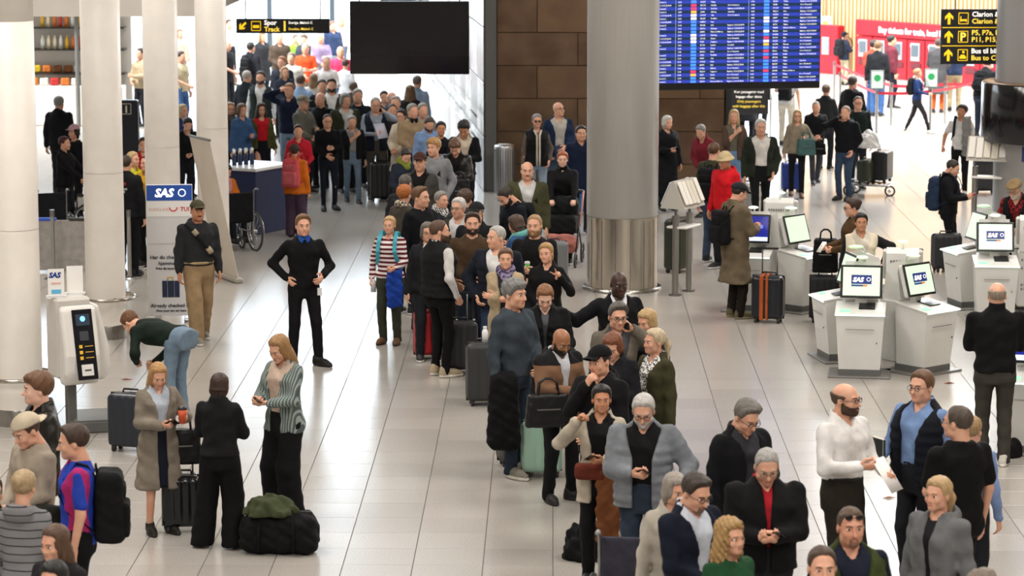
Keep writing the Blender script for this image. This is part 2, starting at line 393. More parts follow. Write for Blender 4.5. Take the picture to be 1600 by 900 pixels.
def hair_mesh(style, lod):
    k = (style, lod)
    if k in HAIRS: return HAIRS[k]
    h = (.0085, .011, .016)[lod]
    lo, hi = (-.13, -.14, -.16), (.13, .17, .165)
    if style in ('long', 'longcurly', 'bob', 'pony'): lo = (-.16, -.14, {'long': -.4, 'longcurly': -.36, 'bob': -.17, 'pony': -.27}[style]); hi = (.16, .2, .17)
    P, o, h = grid(lo, hi, h); D = d_head(P, False, False); d = None
    if style in ('crew', 'short', 'part', 'curly', 'quiff', 'receding', 'fringe', 'bun', 'pony', 'long', 'longcurly', 'bob', 'mop'):
        th = {'crew': .007, 'short': .016, 'part': .02, 'curly': .03, 'quiff': .018, 'receding': .011, 'fringe': .010, 'bun': .020, 'pony': .020, 'long': .018, 'longcurly': .03, 'bob': .022, 'mop': .026}[style]
        up = np.clip((P[2] + f32(.03)) / f32(.13), 0, 1)
        thick = f32(th) * (f32(.30) + f32(.65) * up)
        if style in ('part', 'quiff', 'mop'): thick = thick + f32(.013 if style != 'mop' else .006) * up * np.clip(-P[1] / f32(.08), 0, 1)
        if style == 'part': thick = thick + f32(.008) * np.clip(P[0] / f32(.06), -1, 1) * up
        hl = {'receding': .094, 'mop': .052, 'curly': .062, 'crew': .086, 'quiff': .088, 'short': .082, 'part': .084, 'long': .086, 'longcurly': .08, 'pony': .078, 'bun': .078, 'bob': .074}.get(style, .062)
        g = scalp(P, hl) + wob(P, .006, 130, .9) + wob(P, .004, 70, 2.2) - f32(.25) * np.clip(np.abs(P[0]) - f32(.035), 0, .03) * (P[1] < -.04)
        tl = {'mop': .45, 'long': .5, 'longcurly': .5, 'bob': .5, 'curly': .4, 'bun': .3, 'pony': .3}.get(style, .0)
        thick = thick * (f32(tl) + f32(1 - tl) * np.clip(g / f32(.034), 0, 1)) + f32(.0015)
        d = smax(D - thick, -g, .004)
        if style == 'fringe':
            ztop = np.interp(P[1], [-.1, -.03, .06, .12], [-.02, .035, .05, .055]).astype(f32); d = smax(d, P[2] - ztop, .008)
        if style in ('curly', 'longcurly', 'mop'): d = d + wob(P, .007 if style != 'mop' else .005, 105 if style != 'mop' else 60) + wob(P, .004 if style != 'mop' else .003, 190 if style != 'mop' else 110, 1.0)
        else: d = d + wob(P, .0022, 95, .4) + wob(P, .0016, 170, 2.0)
    if style == 'bun': d = smin(d, ell(P, (0, .105, .055), (.042, .04, .042)), .012)
    if style == 'pony':
        q = smin(ell(P, (0, .11, .03), (.026, .03, .026)), cone(P, (0, .125, .03), (0, .16, -.05), .028, .036), .02)
        q = smin(q, cone(P, (0, .16, -.05), (.01, .15, -.24), .036, .012), .02); d = smin(d, q, .012)
    if style in ('long', 'longcurly', 'bob'):
        L = {'long': -.37, 'longcurly': -.33, 'bob': -.13}[style]; wv = .0 if style != 'longcurly' else .022
        a = np.interp(P[2], [L, L + .08, -.12, 0, .06], [.06, .098 + wv, .102 + wv, .094 + wv * .6, .088]).astype(f32)
        b = np.interp(P[2], [L, L + .08, -.12, 0, .06], [.035, .062 + wv * .5, .085 + wv * .5, .1, .1]).astype(f32)
        yc = np.interp(P[2], [L, -.12, 0], [.05, .045, .02]).astype(f32)
        q = (np.sqrt((P[0] / a) ** 2 + ((P[1] - yc) / b) ** 2) - 1) * np.minimum(a, b)
        q = smax(smax(q, P[2] - f32(.05), .02), f32(L) - P[2], .02)
        q = smax(q, -ell(P, (0, -.115, -.07), (.066, .12, .15)), .012)                       # open at the face
        q = smax(q, -ell(P, (0, -.03, -.23), (.075, .085, .13)), .02)                         # neck and chest
        q = q + f32(.004) * np.sin(np.arctan2(P[0], P[1] - f32(.02)) * f32(40) + P[2] * f32(8))
        if style == 'longcurly': q = q + wob(P, .009, 85) + wob(P, .005, 150, .7)
        d = smin(d, q, .012)
    if style == 'beard':
        d = smax(D - f32(.0042), P[2] - np.interp(P[1], [-.11, -.075, -.03, .0], [-.050, -.046, -.028, .01]).astype(f32), .006)
        d = smax(smax(d, P[1] - f32(.006), .006), -ell(P, (0, -.11, -.067), (.021, .03, .008)), .004)
    if style == 'goatee':
        d = smax(D - f32(.003), P[2] - f32(-.052), .005); d = smax(d, np.abs(P[0]) - f32(.03), .006); d = smax(smax(d, P[1] + f32(.05), .006), -ell(P, (0, -.11, -.067), (.02, .03, .007)), .004)
    if style == 'moustache':
        d = cone(P, (-.024, -.092, -.058), (.024, -.092, -.058), .008, .008); d = smin(d, cone(P, (-.02, -.096, -.054), (.02, -.096, -.054), .007, .007), .005)
    if style in ('cap', 'capback', 'beanie', 'bucket', 'flatcap'):
        d = smax(D - f32(.017), f32(.048) - P[2] - P[1] * f32(.12), .006)
        if style == 'cap': d = smin(d, smax(ell(P, (0, -.105, .047), (.072, .078, .012)), P[1] + f32(.06), .004), .008)
        if style == 'capback': d = smin(d, smax(ell(P, (0, .115, .028), (.068, .075, .011)), f32(.07) - P[1], .004), .008)
        if style == 'flatcap': d = smin(d, ell(P, (0, -.05, .085), (.09, .1, .03)), .02)
        if style == 'beanie': d = smax(D - f32(.022), f32(.02) - P[2] + P[1] * f32(.35), .006)
        if style == 'bucket': d = smin(d, smax(np.abs(np.sqrt(P[0] ** 2 + (P[1] - f32(.012)) ** 2) - f32(.105) + (P[2] - f32(.045)) * f32(.9)) - f32(.014), np.abs(P[2] - f32(.038)) - f32(.022), .004), .01)
    V, Q = nets(d, o, h)
    HAIRS[k] = np_mesh(style, V, Q, [mat('#333333')]); return HAIRS[k]

HANDS = {}
def hand_mesh(pose, lod):
    k = (pose, lod)
    if k in HANDS: return HANDS[k]
    h = (.0078, .0098, .0125)[lod]
    curl = {'relax': (24, 28, 20), 'grip': (82, 85, 45), 'hold': (48, 55, 30), 'open': (6, 8, 6), 'vee': (0, 4, 4), 'point': (4, 6, 6)}[pose]
    P, o, h = grid((-.045, -.085, -.05), (.085, .06, .20), h)      # axes: palm normal, thumb side (negative second axis is away from thumb), finger direction
    P = [P[0], P[1], P[2]]
    d = cone(P, (0, 0, -.05), (0, 0, .02), .024, .026, (1.1, 1, 1))
    q = cone(P, (0, .0, .02), (0, .0, .085), .030, .038, (1.9, 1, 1)); d = smin(d, q, .02)
    names = [(.030, .94), (.010, 1.04), (-.011, .98), (-.031, .78)]
    for i, (y0, ls) in enumerate(names):
        cu = list(curl)
        if pose == 'vee' and i >= 2: cu = [85, 95, 50]
        if pose == 'point' and i >= 1: cu = [80, 90, 50]
        sp = {'vee': (.35, -.30, 0, 0), 'open': (.16, .05, -.06, -.17)}.get(pose, (.05, .01, -.03, -.07))[i]
        p = np.array([0, y0, .088]); a = 0; q = None
        for sl, c_, r0, r1 in ((.042, cu[0], .0098, .0092), (.027, cu[1], .0090, .0084), (.021, cu[2], .0082, .0070)):
            a += math.radians(c_); n = p + np.array([math.sin(a), math.tan(sp) * math.cos(a), math.cos(a)]) * sl * ls
            g = cone(P, p, n, r0, r1); q = g if q is None else smin(q, g, .004); p = n
        d = smin(d, q, .005)
    if pose in ('grip', 'hold', 'vee', 'point'): tp = [(.008, .030, .02), (.030, .046, .055), (.044, .030, .082), (.05, .012, .095)]
    else: tp = [(.004, .028, .015), (.014, .056, .045), (.020, .068, .078), (.024, .070, .10)]
    for a, b, r0, r1 in zip(tp[:-1], tp[1:], (.014, .012, .0105), (.012, .0105, .008)): d = smin(d, cone(P, a, b, r0, r1), .008)
    HANDS[k] = nets(d, o, h); return HANDS[k]

SHOES = {}
def shoe_mesh(kind, lod):
    k = (kind, lod)
    if k in SHOES: return SHOES[k]
    h = (.009, .012, .017)[lod]; P, o, h = grid((-.06, -.21, 0), (.06, .1, .16), h)
    slim = .9 if kind == 'dress' else 1.0
    d = cone(P, (0, .055, .045), (0, -.09, .040), .040, .044 * slim, (1, 1, 1.05)); d = smin(d, cone(P, (0, -.09, .038), (0, -.155, .034), .044 * slim, .030 * slim), .03)
    d = smin(d, cone(P, (0, .05, .05), (0, .045, .12 if kind == 'boot' else .09), .040, .047), .03)
    d = smin(d, cone(P, (0, .02, .07), (0, -.06, .055), .036, .032), .03)
    sole = smax(np.sqrt((P[0] / f32(.052)) ** 2 + ((P[1] + f32(.045)) / f32(.148)) ** 2) * f32(.052) - f32(.052), np.abs(P[2] - f32(.014)) - f32(.014), .004)
    d = smin(d, sole, .004); d = smax(d, -P[2], .002)
    V, Q = nets(d, o, h); c = V[Q].mean(1); mi = (c[:, 2] < .030).astype(np.int32)
    SHOES[k] = np_mesh('shoe', V, Q, [mat('#222222'), mat('#dddddd')], mi); return SHOES[k]

# ------------------------------------------------------------------ person
SKIN = {'fair': '#d9a88d', 'pale': '#e2b9a2', 'tan': '#c08a68', 'brown': '#8a5a3e', 'dark': '#3c261c'}
TOPS = {  # thickness, hem height, sleeve, hood, collar, quilting
    'sweater': (.016, .90, 'l', 0, 0, 0), 'tee': (.012, .86, 's', 0, 0, 0), 'shirt': (.012, 1.03, 'l', 0, 1, 0), 'overshirt': (.024, .80, 'l', 0, 1, 0), 'hoodie': (.022, .88, 'l', 1, 0, 0),
    'jacket': (.028, .86, 'l', 0, 1, 0), 'puffer': (.036, .84, 'l', 0, 1, 1), 'vest': (.034, .84, 'n', 0, 1, 1), 'coat': (.034, .46, 'l', 0, 1, 0), 'midcoat': (.032, .66, 'l', 0, 1, 0), 'blazer': (.024, .78, 'l', 0, 1, 0), 'hoodjacket': (.032, .82, 'l', 1, 1, 0), 'turtle': (.018, .90, 'l', 0, 2, 0)}
ARMS = {  # outward, forward, height, elbow hint (out, fwd, up), hand pose, palm hint (in, fwd, up)
    'dn': (.255, .03, .875, (.5, -1, 0), 'relax', (1, 0, 0)), 'ph': (.06, .27, 1.14, (.7, -.2, -1), 'hold', (.4, -.5, .8)), 'ph2': (.03, .28, 1.14, (.9, -.2, -1), 'hold', (.3, -.4, .9)),
    'ear': (.135, .09, 1.50, (.8, .3, -.8), 'hold', (1, 0, .2)), 'hip': (.20, .03, 1.02, (1, -.6, 0), 'relax', (1, 0, -.2)), 'pk': (.205, .08, .93, (.8, -1, 0), 'relax', (1, 0, 0)),
    'fr': (.06, .22, 1.02, (.9, -.5, -.6), 'relax', (.6, -.8, 0)), 'ho': (.16, .30, 1.08, (.6, -.6, -1), 'hold', (1, 0, .4)), 'fo': (-.09, .20, 1.20, (.9, -.1, -1), 'relax', (.2, -1, 0)),
    'ch': (.05, .19, 1.42, (.7, -.1, -1), 'hold', (.5, -1, 0)), 'vee': (.20, .22, 1.36, (.6, -.2, -1), 'vee', (0, 1, 0)), 'pu': (.17, .42, 1.02, (.6, -.6, -1), 'grip', (0, 0, -1)),
    'ha': (.30, -.12, .93, (.5, -1, 0), 'grip', (1, 0, 0)), 'haf': (.32, .16, .95, (.5, -1, 0), 'grip', (1, 0, 0)), 'he': (.16, .12, 1.62, (1, .2, 0), 'relax', (1, -.5, 0)), 'bk': (.05, -.17, .98, (1, -.4, 0), 'relax', (0, 1, 0)),
    'pt': (.62, .10, 1.36, (.3, -.4, -1), 'relax', (0, 0, -1)), 'sh': (-.03, .17, 1.33, (.6, .0, -1), 'relax', (0, -1, 0)), 'bag': (.16, .13, 1.18, (.8, -.6, -1), 'grip', (1, 0, 0))}
def rotm(yaw=0, pitch=0, roll=0): return np.array(Matrix.Rotation(yaw, 3, 'Z') @ Matrix.Rotation(pitch, 3, 'X') @ Matrix.Rotation(roll, 3, 'Y'))
def ik(a, t, l1, l2, hint):
    d = t - a; L = np.linalg.norm(d); m = (l1 + l2) * .995
    if L > m: d = d * m / L; L = m; t = a + d
    u = d / L; x = (l1 * l1 - l2 * l2 + L * L) / (2 * L); hh = math.sqrt(max(0, l1 * l1 - x * x)); n = hint - u * hint.dot(u); n = n / (np.linalg.norm(n) + 1e-9)
    return a + u * x + n * hh, t
def sections(P, org, R, zs, A, B, yc=None, p=2.4):
    """stack of rounded cross-sections along the torso's own axis"""
    x, y, z = P[0] - f32(org[0]), P[1] - f32(org[1]), P[2] - f32(org[2])
    R = R.astype(f32); u = x * R[0, 0] + y * R[1, 0] + z * R[2, 0]; v = x * R[0, 1] + y * R[1, 1] + z * R[2, 1]; w = x * R[0, 2] + y * R[1, 2] + z * R[2, 2]
    a = np.interp(w, zs, A).astype(f32); b = np.interp(w, zs, B).astype(f32)
    if yc is not None: v = v - np.interp(w, zs, yc).astype(f32)
    q = ((np.abs(u) / a) ** p + (np.abs(v) / b) ** p) ** f32(1 / p)
    d = (q - 1) * np.minimum(a, b); d = np.maximum(d, np.maximum(f32(zs[0]) - w, w - f32(zs[-1])))
    return d, u, v, w
PERSON_N = 0
INFO = {}
def person(label, px, py, H=1.76, yaw=0, fy=None, sex='m', w=1.0, belly=0.0, hair=('short', '#4a3526'), skin='fair', hy=0, hp=0, hr=0, top=('sweater', '#222222'), inner=None, bot=('trousers', '#22242a'),
           shoe=('sneaker', '#222222', '#d8d8d8'), R='dn', L='dn', feet=None, beard=None, glasses=None, hat=None, lean=0, lod=None, key=None, seat=None, pos=None, opn=.05, scarf=None, collar=None, side=0):
    global PERSON_N
    PERSON_N += 1; w = w * 1.06; rng = random.Random(PERSON_N * 7 + 1); yawr = math.radians(yaw); fem = sex == 'f'
    if pos is None and fy is not None:
        g = at(px, fy); t = at_y(px, py, g.y); H = min(2.0, max(1.35, t.z)); pos = (g.x, g.y)
    s = H / 1.75; dist = 35.0
    # ---- skeleton in the person's own frame: facing -Y, right hand at -X
    lr = math.radians(lean); Rt = rotm(0, lr, math.radians(side)); pel = np.array([0, 0, .95]) if seat is None else np.array([0, 0, seat + .10])
    def tp(x, y, z): return pel + Rt @ np.array([x, y, z - .95])
    swd = (.146 if fem else .168) * w; nb = tp(0, .012, 1.49)
    Rh = Rt @ rotm(math.radians(hy), math.radians(hp), math.radians(hr)) if abs(lean) < 25 else rotm(math.radians(hy), math.radians(hp), math.radians(hr))
    hs = .97 if fem else 1.02
    hc = tp(0, .02, 1.512) + Rh @ np.array([0, -.03, .108])
    J = {}; arms = []
    for sx, spec in ((-1, R), (1, L)):
        sh = tp(sx * swd, .01, 1.402)
        e = ARMS[spec] if isinstance(spec, str) else tuple(spec)
        if seat is not None: dz = pel[2] - .95
        else: dz = 0
        tg = np.array([sx * e[0], -e[1], e[2] + dz]); hint = np.array([sx * e[3][0], -e[3][1], e[3][2]])
        if abs(lean) >= 12 and isinstance(spec, str): tg = pel + Rt @ (tg - pel)
        el, wr = ik(sh, tg, .285, .255, hint); arms.append((sx, sh, el, wr, e[4], np.array([-sx * e[5][0], -e[5][1], e[5][2]])))
    if feet is None: feet = ((-.10, .02 * rng.uniform(-1, 1), 8), (.10, .02 * rng.uniform(-1, 1), 8))
    legs = []
    for sx, (fx, fyy, fa) in ((-1, feet[0]), (1, feet[1])):
        hip = pel + np.array([sx * .088, 0, -.02]); lift = max(0, (abs(fyy) - .22) * .35) if fyy < 0 else 0
        ank = np.array([fx, -fyy, .085 + lift]); kn, ank = ik(hip, ank, .425, .43, np.array([sx * .12, -1, 0])); legs.append((sx, hip, kn, ank, fa, lift))
    top_z = (hc + Rh @ np.array([0, 0, .115 * hs]))
    yR = np.array(Matrix.Rotation(yawr, 3, 'Z'))
    if pos is None:
        tz = top_z * s; g = at(px, py, tz[2] + .012); off = yR @ tz; pos = (g.x - off[0], g.y - off[1])
    dist = math.hypot(*pos)
    if lod is None: lod = 0 if dist < 30.5 else (1 if dist < 47 else 2)
    h = (.0192, .0255, .036)[lod] / s
    # ---- garments
    zs = [.74, .84, .93, 1.05, 1.20, 1.33, 1.405, 1.455, 1.50]
    if fem: A = [.160, .168, .162, .130, .134, .142, .132, .092, .056]; B = [.105, .115, .116, .098, .110, .116, .090, .068, .056]; YC = [.0, .012, .010, .0, -.012, -.018, .004, .014, .016]
    else: A = [.154, .158, .154, .144, .152, .166, .152, .102, .062]; B = [.102, .110, .112, .106, .116, .122, .100, .078, .062]; YC = [.0, .006, .006, .0, -.002, -.004, .006, .014, .016]
    A = [a * (1 + (w - 1) * .9) for a in A]; bl = [0, .3, .8, 1, .7, .2, 0, 0, 0]
    B = [b * (1 + (w - 1) * .6) + belly * .5 * q for b, q in zip(B, bl)]; YC = [y - belly * .5 * q for y, q in zip(YC, bl)]; A = [a + belly * .35 * q for a, q in zip(A, bl)]
    ph = [rng.uniform(0, 6) for _ in range(6)]
    def torso(P, th, zbot, ztop=1.50, flare=0.0):
        z2 = [z - .95 for z in zs]; A2 = [a + th for a in A]; B2 = [b + th for b in B]; Y2 = list(YC)
        if zbot < .74: z2 = [zbot - .97] + z2; A2 = [A2[0] + flare] + A2; B2 = [B2[0] + flare * .9] + B2; Y2 = [0] + Y2
        d, u, v, ww = sections(P, pel, Rt, z2, A2, B2, Y2)
        return np.maximum(d, f32(zbot - .95) - ww), u, v, ww
    def folds(P, a=.0055):
        return f32(a) * (np.sin(P[0] * 19 + P[2] * 13 + ph[0]) * np.sin(P[2] * 27 - P[1] * 15 + ph[1]) + .6 * np.sin(P[2] * 44 + P[0] * 21 + ph[2]) * np.sin(P[0] * 30 + P[1] * 26 + ph[3]))
    def top_d(P, kind, th, hem, sleeve, hood, coll, quilt, opened):
        d, u, v, ww = torso(P, th, hem, flare=.05 if hem < .74 else 0); fo = folds(P, .0065 if not quilt else .003)
        if quilt: d = d - f32(.013) * np.abs(np.sin(ww * f32(math.pi / .078))) * np.clip((f32(.47) - ww) * 10, 0, 1)
        d = np.maximum(d + fo, f32(hem - .95) - ww)
        if sleeve != 'n':
            for sx, sh, el, wr, pose, n in arms:
                r = (.050 + th * .62) * (w if w > 1 else 1) * (.9 if fem else 1)
                if sleeve == 'l':
                    q = smin(cone(P, sh, el, r, r * .82), cone(P, el, wr, r * .82, .034 + th * .62), .025)
                else: q = cone(P, sh, sh + (el - sh) * .72, r, r * .95)
                if quilt: q = q - f32(.008) * np.abs(np.sin(cone_t(P, sh, el, wr) * f32(math.pi / .078)))
                d = smin(d, q + fo, .03)
        else:
            for sx, sh, el, wr, pose, n in arms: d = smin(d, cone(P, sh + Rt @ np.array([-sx * .05, 0, .0]), sh, .060, .056), .03)
        # neck opening
        dn = cone(P, tp(0, .0, 1.42), tp(0, -.02, 1.62), .050 + (0.014 if coll == 1 else .006), .085); d = smax(d, -dn, .01)
        if coll == 1:
            for zc, rr in ((1.475, .078), (1.505, .074)):
                Rr = np.sqrt(u * u * f32(1.0) + (v - f32(.008)) ** 2); q = np.sqrt((Rr - f32(rr)) ** 2 + ((ww - f32(zc - .95) - v * f32(.25)) * f32(.7)) ** 2) - f32(.016); d = smin(d, q, .012)
        if coll == 1: d = smax(d, -np.maximum(np.maximum(np.abs(u) - f32(.008) - np.clip((ww - f32(.475)) * f32(.75), 0, .07), v + f32(.02)), f32(.475) - ww), .006)
        if coll == 2:
            Rr = np.sqrt(u * u + (v - f32(.01)) ** 2); q = np.maximum(np.abs(Rr - f32(.064)) - f32(.014), np.abs(ww - f32(1.51 - .95)) - f32(.045)); d = smin(d, q, .012)
        if hood: d = smin(d, ell([u, v, ww], (0, .105, 1.455 - .95), (.115, .065, .085)), .03); d = smax(d, -ell([u, v, ww], (0, .07, 1.50 - .95), (.075, .055, .06)), .01)
        if opened:
            o = f32(opened) + np.clip((ww - f32(.28)) * f32(.28), 0, .1) * f32(min(1.0, opened / .05 + .12))
            d = smax(d, -np.maximum(np.maximum(np.abs(u) - o, v + f32(.03)), ww - f32(.58)), .012)
        return d
    aj = np.array([q for a in arms for q in (a[1], a[2], a[3])]); parts = []
    tk = top[0]; th, hem, sleeve, hood, coll, quilt = TOPS[tk]
    if len(top) > 2: hem = top[2]
    def bbox(hemz, sl=True, pad=.12):
        c = np.array([tp(x, y, z) for x in (-.2, .2) for y in (-.16, .16) for z in (hemz, 1.52)]); 
        if sl: c = np.concatenate([c, aj])
        return c.min(0) - pad * .75, c.max(0) + pad * .6
    def emit(name, d, o, hh, m): 
        V, Q = nets(d, o, hh)
        if len(Q): parts.append((name, np_mesh(name, V * s, Q, [m])))
    mm = lambda c: c if isinstance(c, bpy.types.Material) else cloth(c)
    if inner:
        long_in = sleeve == 'n'; lo, hi = bbox(.9, long_in); P, o, hh = grid(lo, hi, h)
        emit('shirt', top_d(P, 'shirt', .006, 1.01, 'l' if long_in else 'n', 0, 1 if coll == 1 else 0, 0, 0), o, hh, mm(inner))
    lo, hi = bbox(hem); P, o, hh = grid(lo, hi, h)
    emit({'tee': 't_shirt', 'hoodjacket': 'jacket', 'midcoat': 'coat', 'turtle': 'sweater', 'overshirt': 'shirt', 'puffer': 'jacket'}.get(tk, tk), top_d(P, tk, th, hem, sleeve, hood, coll, quilt, opn if inner else 0), o, hh, mm(top[1]))
    bk = bot[0]; lj = np.array([q for l in legs for q in l[1:4]] + [pel + np.array([x, y, .09]) for x in (-.18, .18) for y in (-.15, .15)])
    if bk != 'none':
        lo, hi = lj.min(0) - .11, lj.max(0) + .09
        if bk == 'skirt': lo = np.minimum(lo, np.array([-.25, -.22, .45])); hi = np.maximum(hi, np.array([.25, .22, 1.0]))
        P, o, hh = grid(lo, hi, h * 1.2); dw = {'trousers': (.088, .066, .054), 'jeans': (.090, .064, .055), 'slim': (.084, .057, .045), 'wide': (.100, .105, .112), 'baggy': (.104, .096, .086), 'skirt': (.09, .08, .07), 'shorts': (.1, .09, .08)}[bk]
        d, u, v, ww = torso(P, .008, .79); d = smax(d, ww - f32(.105), .006)
        if bk == 'skirt':
            d2, u, v, ww = sections(P, np.array([0, 0, 0.]), np.eye(3), [.48, .7, .9, 1.03], [.185, .178, .165, .14], [.142, .136, .12, .102]); d = smin(d, d2 + f32(.008) * np.sin(np.arctan2(P[0], P[1]) * f32(13)), .02)
        else:
            for sx, hip, kn, ank, fa, lift in legs:
                an = ank + np.array([0, 0, -.045]) if bk != 'wide' else ank + np.array([0, 0, -.06]); ks = 1.0 + (w - 1) * .5
                r0, r1, r2 = (q * ks for q in dw); hp0 = hip + np.array([sx * .004, 0, -.02])
                q = cone(P, hp0, kn, r0, r1); 
                if bk != 'shorts': q = smin(q, cone(P, kn, an, r1, r2), .02); q = q + f32(.0045) * np.sin(P[2] * f32(52) + P[0] * 18 + ph[4]) * np.clip((f32(.62) - P[2]) * 3, 0, 1) * np.sin(P[0] * 40 + ph[5])
                d = smin(d, q, .022)
            d = d + folds(P, .0035); d = np.maximum(d, f32(.022) - P[2])
        emit({'slim': 'jeans', 'wide': 'trousers', 'baggy': 'trousers'}.get(bk, bk), d, o, hh, mm(bot[1]))
    # ---- body: one skin mesh (torso, limbs, neck, head with face, hands with fingers)
    bare = sleeve == 's' or bk in ('skirt', 'shorts'); hb = (.02 if bare else .042) / s
    allj = np.concatenate([aj, lj, [hc]]); P, o, hh = grid(allj.min(0) - .1, allj.max(0) + .06, hb)
    d, u, v, ww = torso(P, -.022, .86); d = smin(d, cone(P, nb, hc, .05, .045), .03)
    for sx, sh, el, wr, pose, n in arms: d = smin(d, smin(cone(P, sh, el, .048 if not fem else .042, .039), cone(P, el, wr, .040, .027), .015), .03)
    for sx, hip, kn, ank, fa, lift in legs: d = smin(d, smin(cone(P, hip, kn, .07, .048), cone(P, kn, ank, .050, .036), .02), .03)
    V, Q = nets(d, o, hh); mi = np.zeros(len(Q), np.int32); Vs = [V]; Qs = [Q]; Ms = [mi]; nv = len(V)
    hv, hq, hm = head_mesh(fem, lod); Vs.append((hv * hs) @ Rh.T.astype(f32) + hc.astype(f32)); Qs.append(hq + nv); Ms.append(hm); nv += len(hv)
    hands = {}
    for sx, sh, el, wr, pose, n in arms:
        f = wr - el; f = f / np.linalg.norm(f); n = n - f * n.dot(f); n = n / (np.linalg.norm(n) + 1e-9); t = np.cross(f, n) * (-sx)
        v_, q_ = hand_mesh(pose, lod); sc = .93 if fem else 1.03
        # bank axes (palm normal, thumb side, fingers); mirrored for the left hand
        W = (v_[:, :1] * n + v_[:, 1:2] * t + v_[:, 2:3] * f).astype(f32) * sc + wr.astype(f32)
        det = np.linalg.det(np.stack([n, t, f], 1)); q2 = q_ if det > 0 else q_[:, ::-1]
        Vs.append(W); Qs.append(q2 + nv); Ms.append(np.zeros(len(q_), np.int32)); nv += len(v_)
        hands['R' if sx < 0 else 'L'] = (wr + f * .085 + n * .035, f, n, t)
    sk = SKIN.get(skin, skin); hcol = hair[1] if hair else '#4a3526'
    def dark(c, k): c = c.lstrip('#'); return '#%02x%02x%02x' % tuple(int(int(c[i:i + 2], 16) * k) for i in (0, 2, 4))
    lipc = '#%02x%02x%02x' % tuple(int(a * .62 + b * .38) for a, b in zip([int(sk[i:i + 2], 16) for i in (1, 3, 5)], (150, 60, 60)))
    body_m = [mat(sk, 0.5, kind='skin'), mat(lipc, 0.45), mat('#e4ded8', 0.3), mat('#231710', 0.3), mat(dark(hcol, .75), .8)]
    me = np_mesh('person', np.concatenate(Vs) * s, np.concatenate(Qs), body_m, np.concatenate(Ms))
    root = link('person', me, None, (pos[0], pos[1], 0), yawr); tag(root, label, 'person')
    for nm, m_ in parts: link(nm, m_, root)
    def headchild(nm, mesh, m, extra=None):
        o_ = link(nm, mesh, root); M4 = Matrix([[*(Rh[i] * hs * s), hc[i] * s] for i in range(3)] + [[0, 0, 0, 1]]); o_.matrix_local = M4 if extra is None else M4 @ extra
        for i in range(len(o_.material_slots)): o_.material_slots[i].link = 'OBJECT'; o_.material_slots[i].material = m
        return o_
    if hair and hair[0] != 'bald': headchild('hair', hair_mesh(hair[0], lod), mat(hair[1], .6, kind='hair'))
    if beard: headchild('beard', hair_mesh(beard[0], min(lod, 1)), mat(beard[1], .75, kind='hair'))
    if hat: headchild('hat' if hat[0] in ('bucket', 'beanie', 'flatcap') else 'cap', hair_mesh(hat[0], lod), cloth(hat[1]), Matrix.Scale(1.06 if hair and hair[0] in ('bob', 'short', 'long') else 1.02, 4))
    if glasses:
        g = MB(); up = .075 if glasses == 'up' else 0.0; yo = .02 if up else 0.0; gc = '#1c1a18' if glasses in ('dark', 'sun', 'up') else '#6a6258'
        for sx in (-1, 1):
            g.tube([(sx * .033 + .023 * math.cos(a), -.108 + yo + .004 * abs(math.cos(a)), up + .002 + .017 * math.sin(a)) for a in [i * math.pi / 5 for i in range(10)]], .0026, 5, True)
            g.tube([(sx * .056, -.103 + yo, up + .006), (sx * .079, -.06 + yo, up + .006), (sx * .084, .01, up * .8 + .002)], .0025, 5)
            if glasses in ('sun', 'up'): g.mat(1).ball((sx * .033, -.107 + yo, up + .002), (.022, .003, .016), 8, 5).mat(0)
        g.tube([(-.011, -.110 + yo, up + .005), (.011, -.110 + yo, up + .005)], .0026, 5)
        o_ = link('glasses', g.mesh('glasses', [plastic(gc), plastic('#15100c', .1)]), root); o_.matrix_local = Matrix([[*(Rh[i] * hs * s), hc[i] * s] for i in range(3)] + [[0, 0, 0, 1]])
    if scarf:
        P, o, hh = grid(tp(-.14, -.14, 1.40) - .05, tp(.14, .16, 1.56) + .05, h * .8); _, u, v, ww = torso(P, 0, .7)
        Rr = np.sqrt(u * u + (v - f32(.005)) ** 2); d = np.sqrt((Rr - f32(.082)) ** 2 + ((ww - f32(1.485 - .95) - v * f32(.3)) * f32(.75)) ** 2) - f32(.034); d = smin(d, ell([u, v, ww], (.01, -.105, 1.40 - .95), (.05, .03, .07)), .03) + folds(P, .009)
        V, Q = nets(d, o, hh); link('scarf', np_mesh('scarf', V * s, Q, [mm(scarf)]), root)
    if collar:   # shirt collar peeping out of the top
        g = MB()
        for sx in (-1, 1): g.prism([(sx * .006, 1.485), (sx * .066, 1.515), (sx * .060, 1.455), (sx * .028, 1.432)], 'y', -.105, -.075)
        g.cyl((0, .012, 1.48), (0, .012, 1.525), .073, .066, 16, False)
        me2 = g.mesh('collar', [mm(collar)]); me2.transform(Matrix.Translation(Vector(pel)) @ Matrix(Rt).to_4x4() @ Matrix.Translation((0, 0, -.95))); me2.transform(Matrix.Scale(s, 4)); link('collar', me2, root)
    if shoe:
        for sx, hip, kn, ank, fa, lift in legs:
            o_ = link('shoe', shoe_mesh(shoe[0], lod), root, (ank[0] * s, (ank[1] - .035) * s, (lift) * s)); o_.rotation_euler = (-lift * 1.5, 0, math.radians(sx * fa)); o_.scale = (s * hs, s * hs, s)
            ms = (mat(shoe[1], .6, kind='leather'), mat(shoe[2] if len(shoe) > 2 else '#1a1a1a', .6))
            for i in range(2): o_.material_slots[i].link = 'OBJECT'; o_.material_slots[i].material = ms[i]
    def W(p): q = yR @ (np.asarray(p) * s); return Vector((q[0] + pos[0], q[1] + pos[1], q[2]))
    def D(v_): return Vector(yR @ np.asarray(v_))
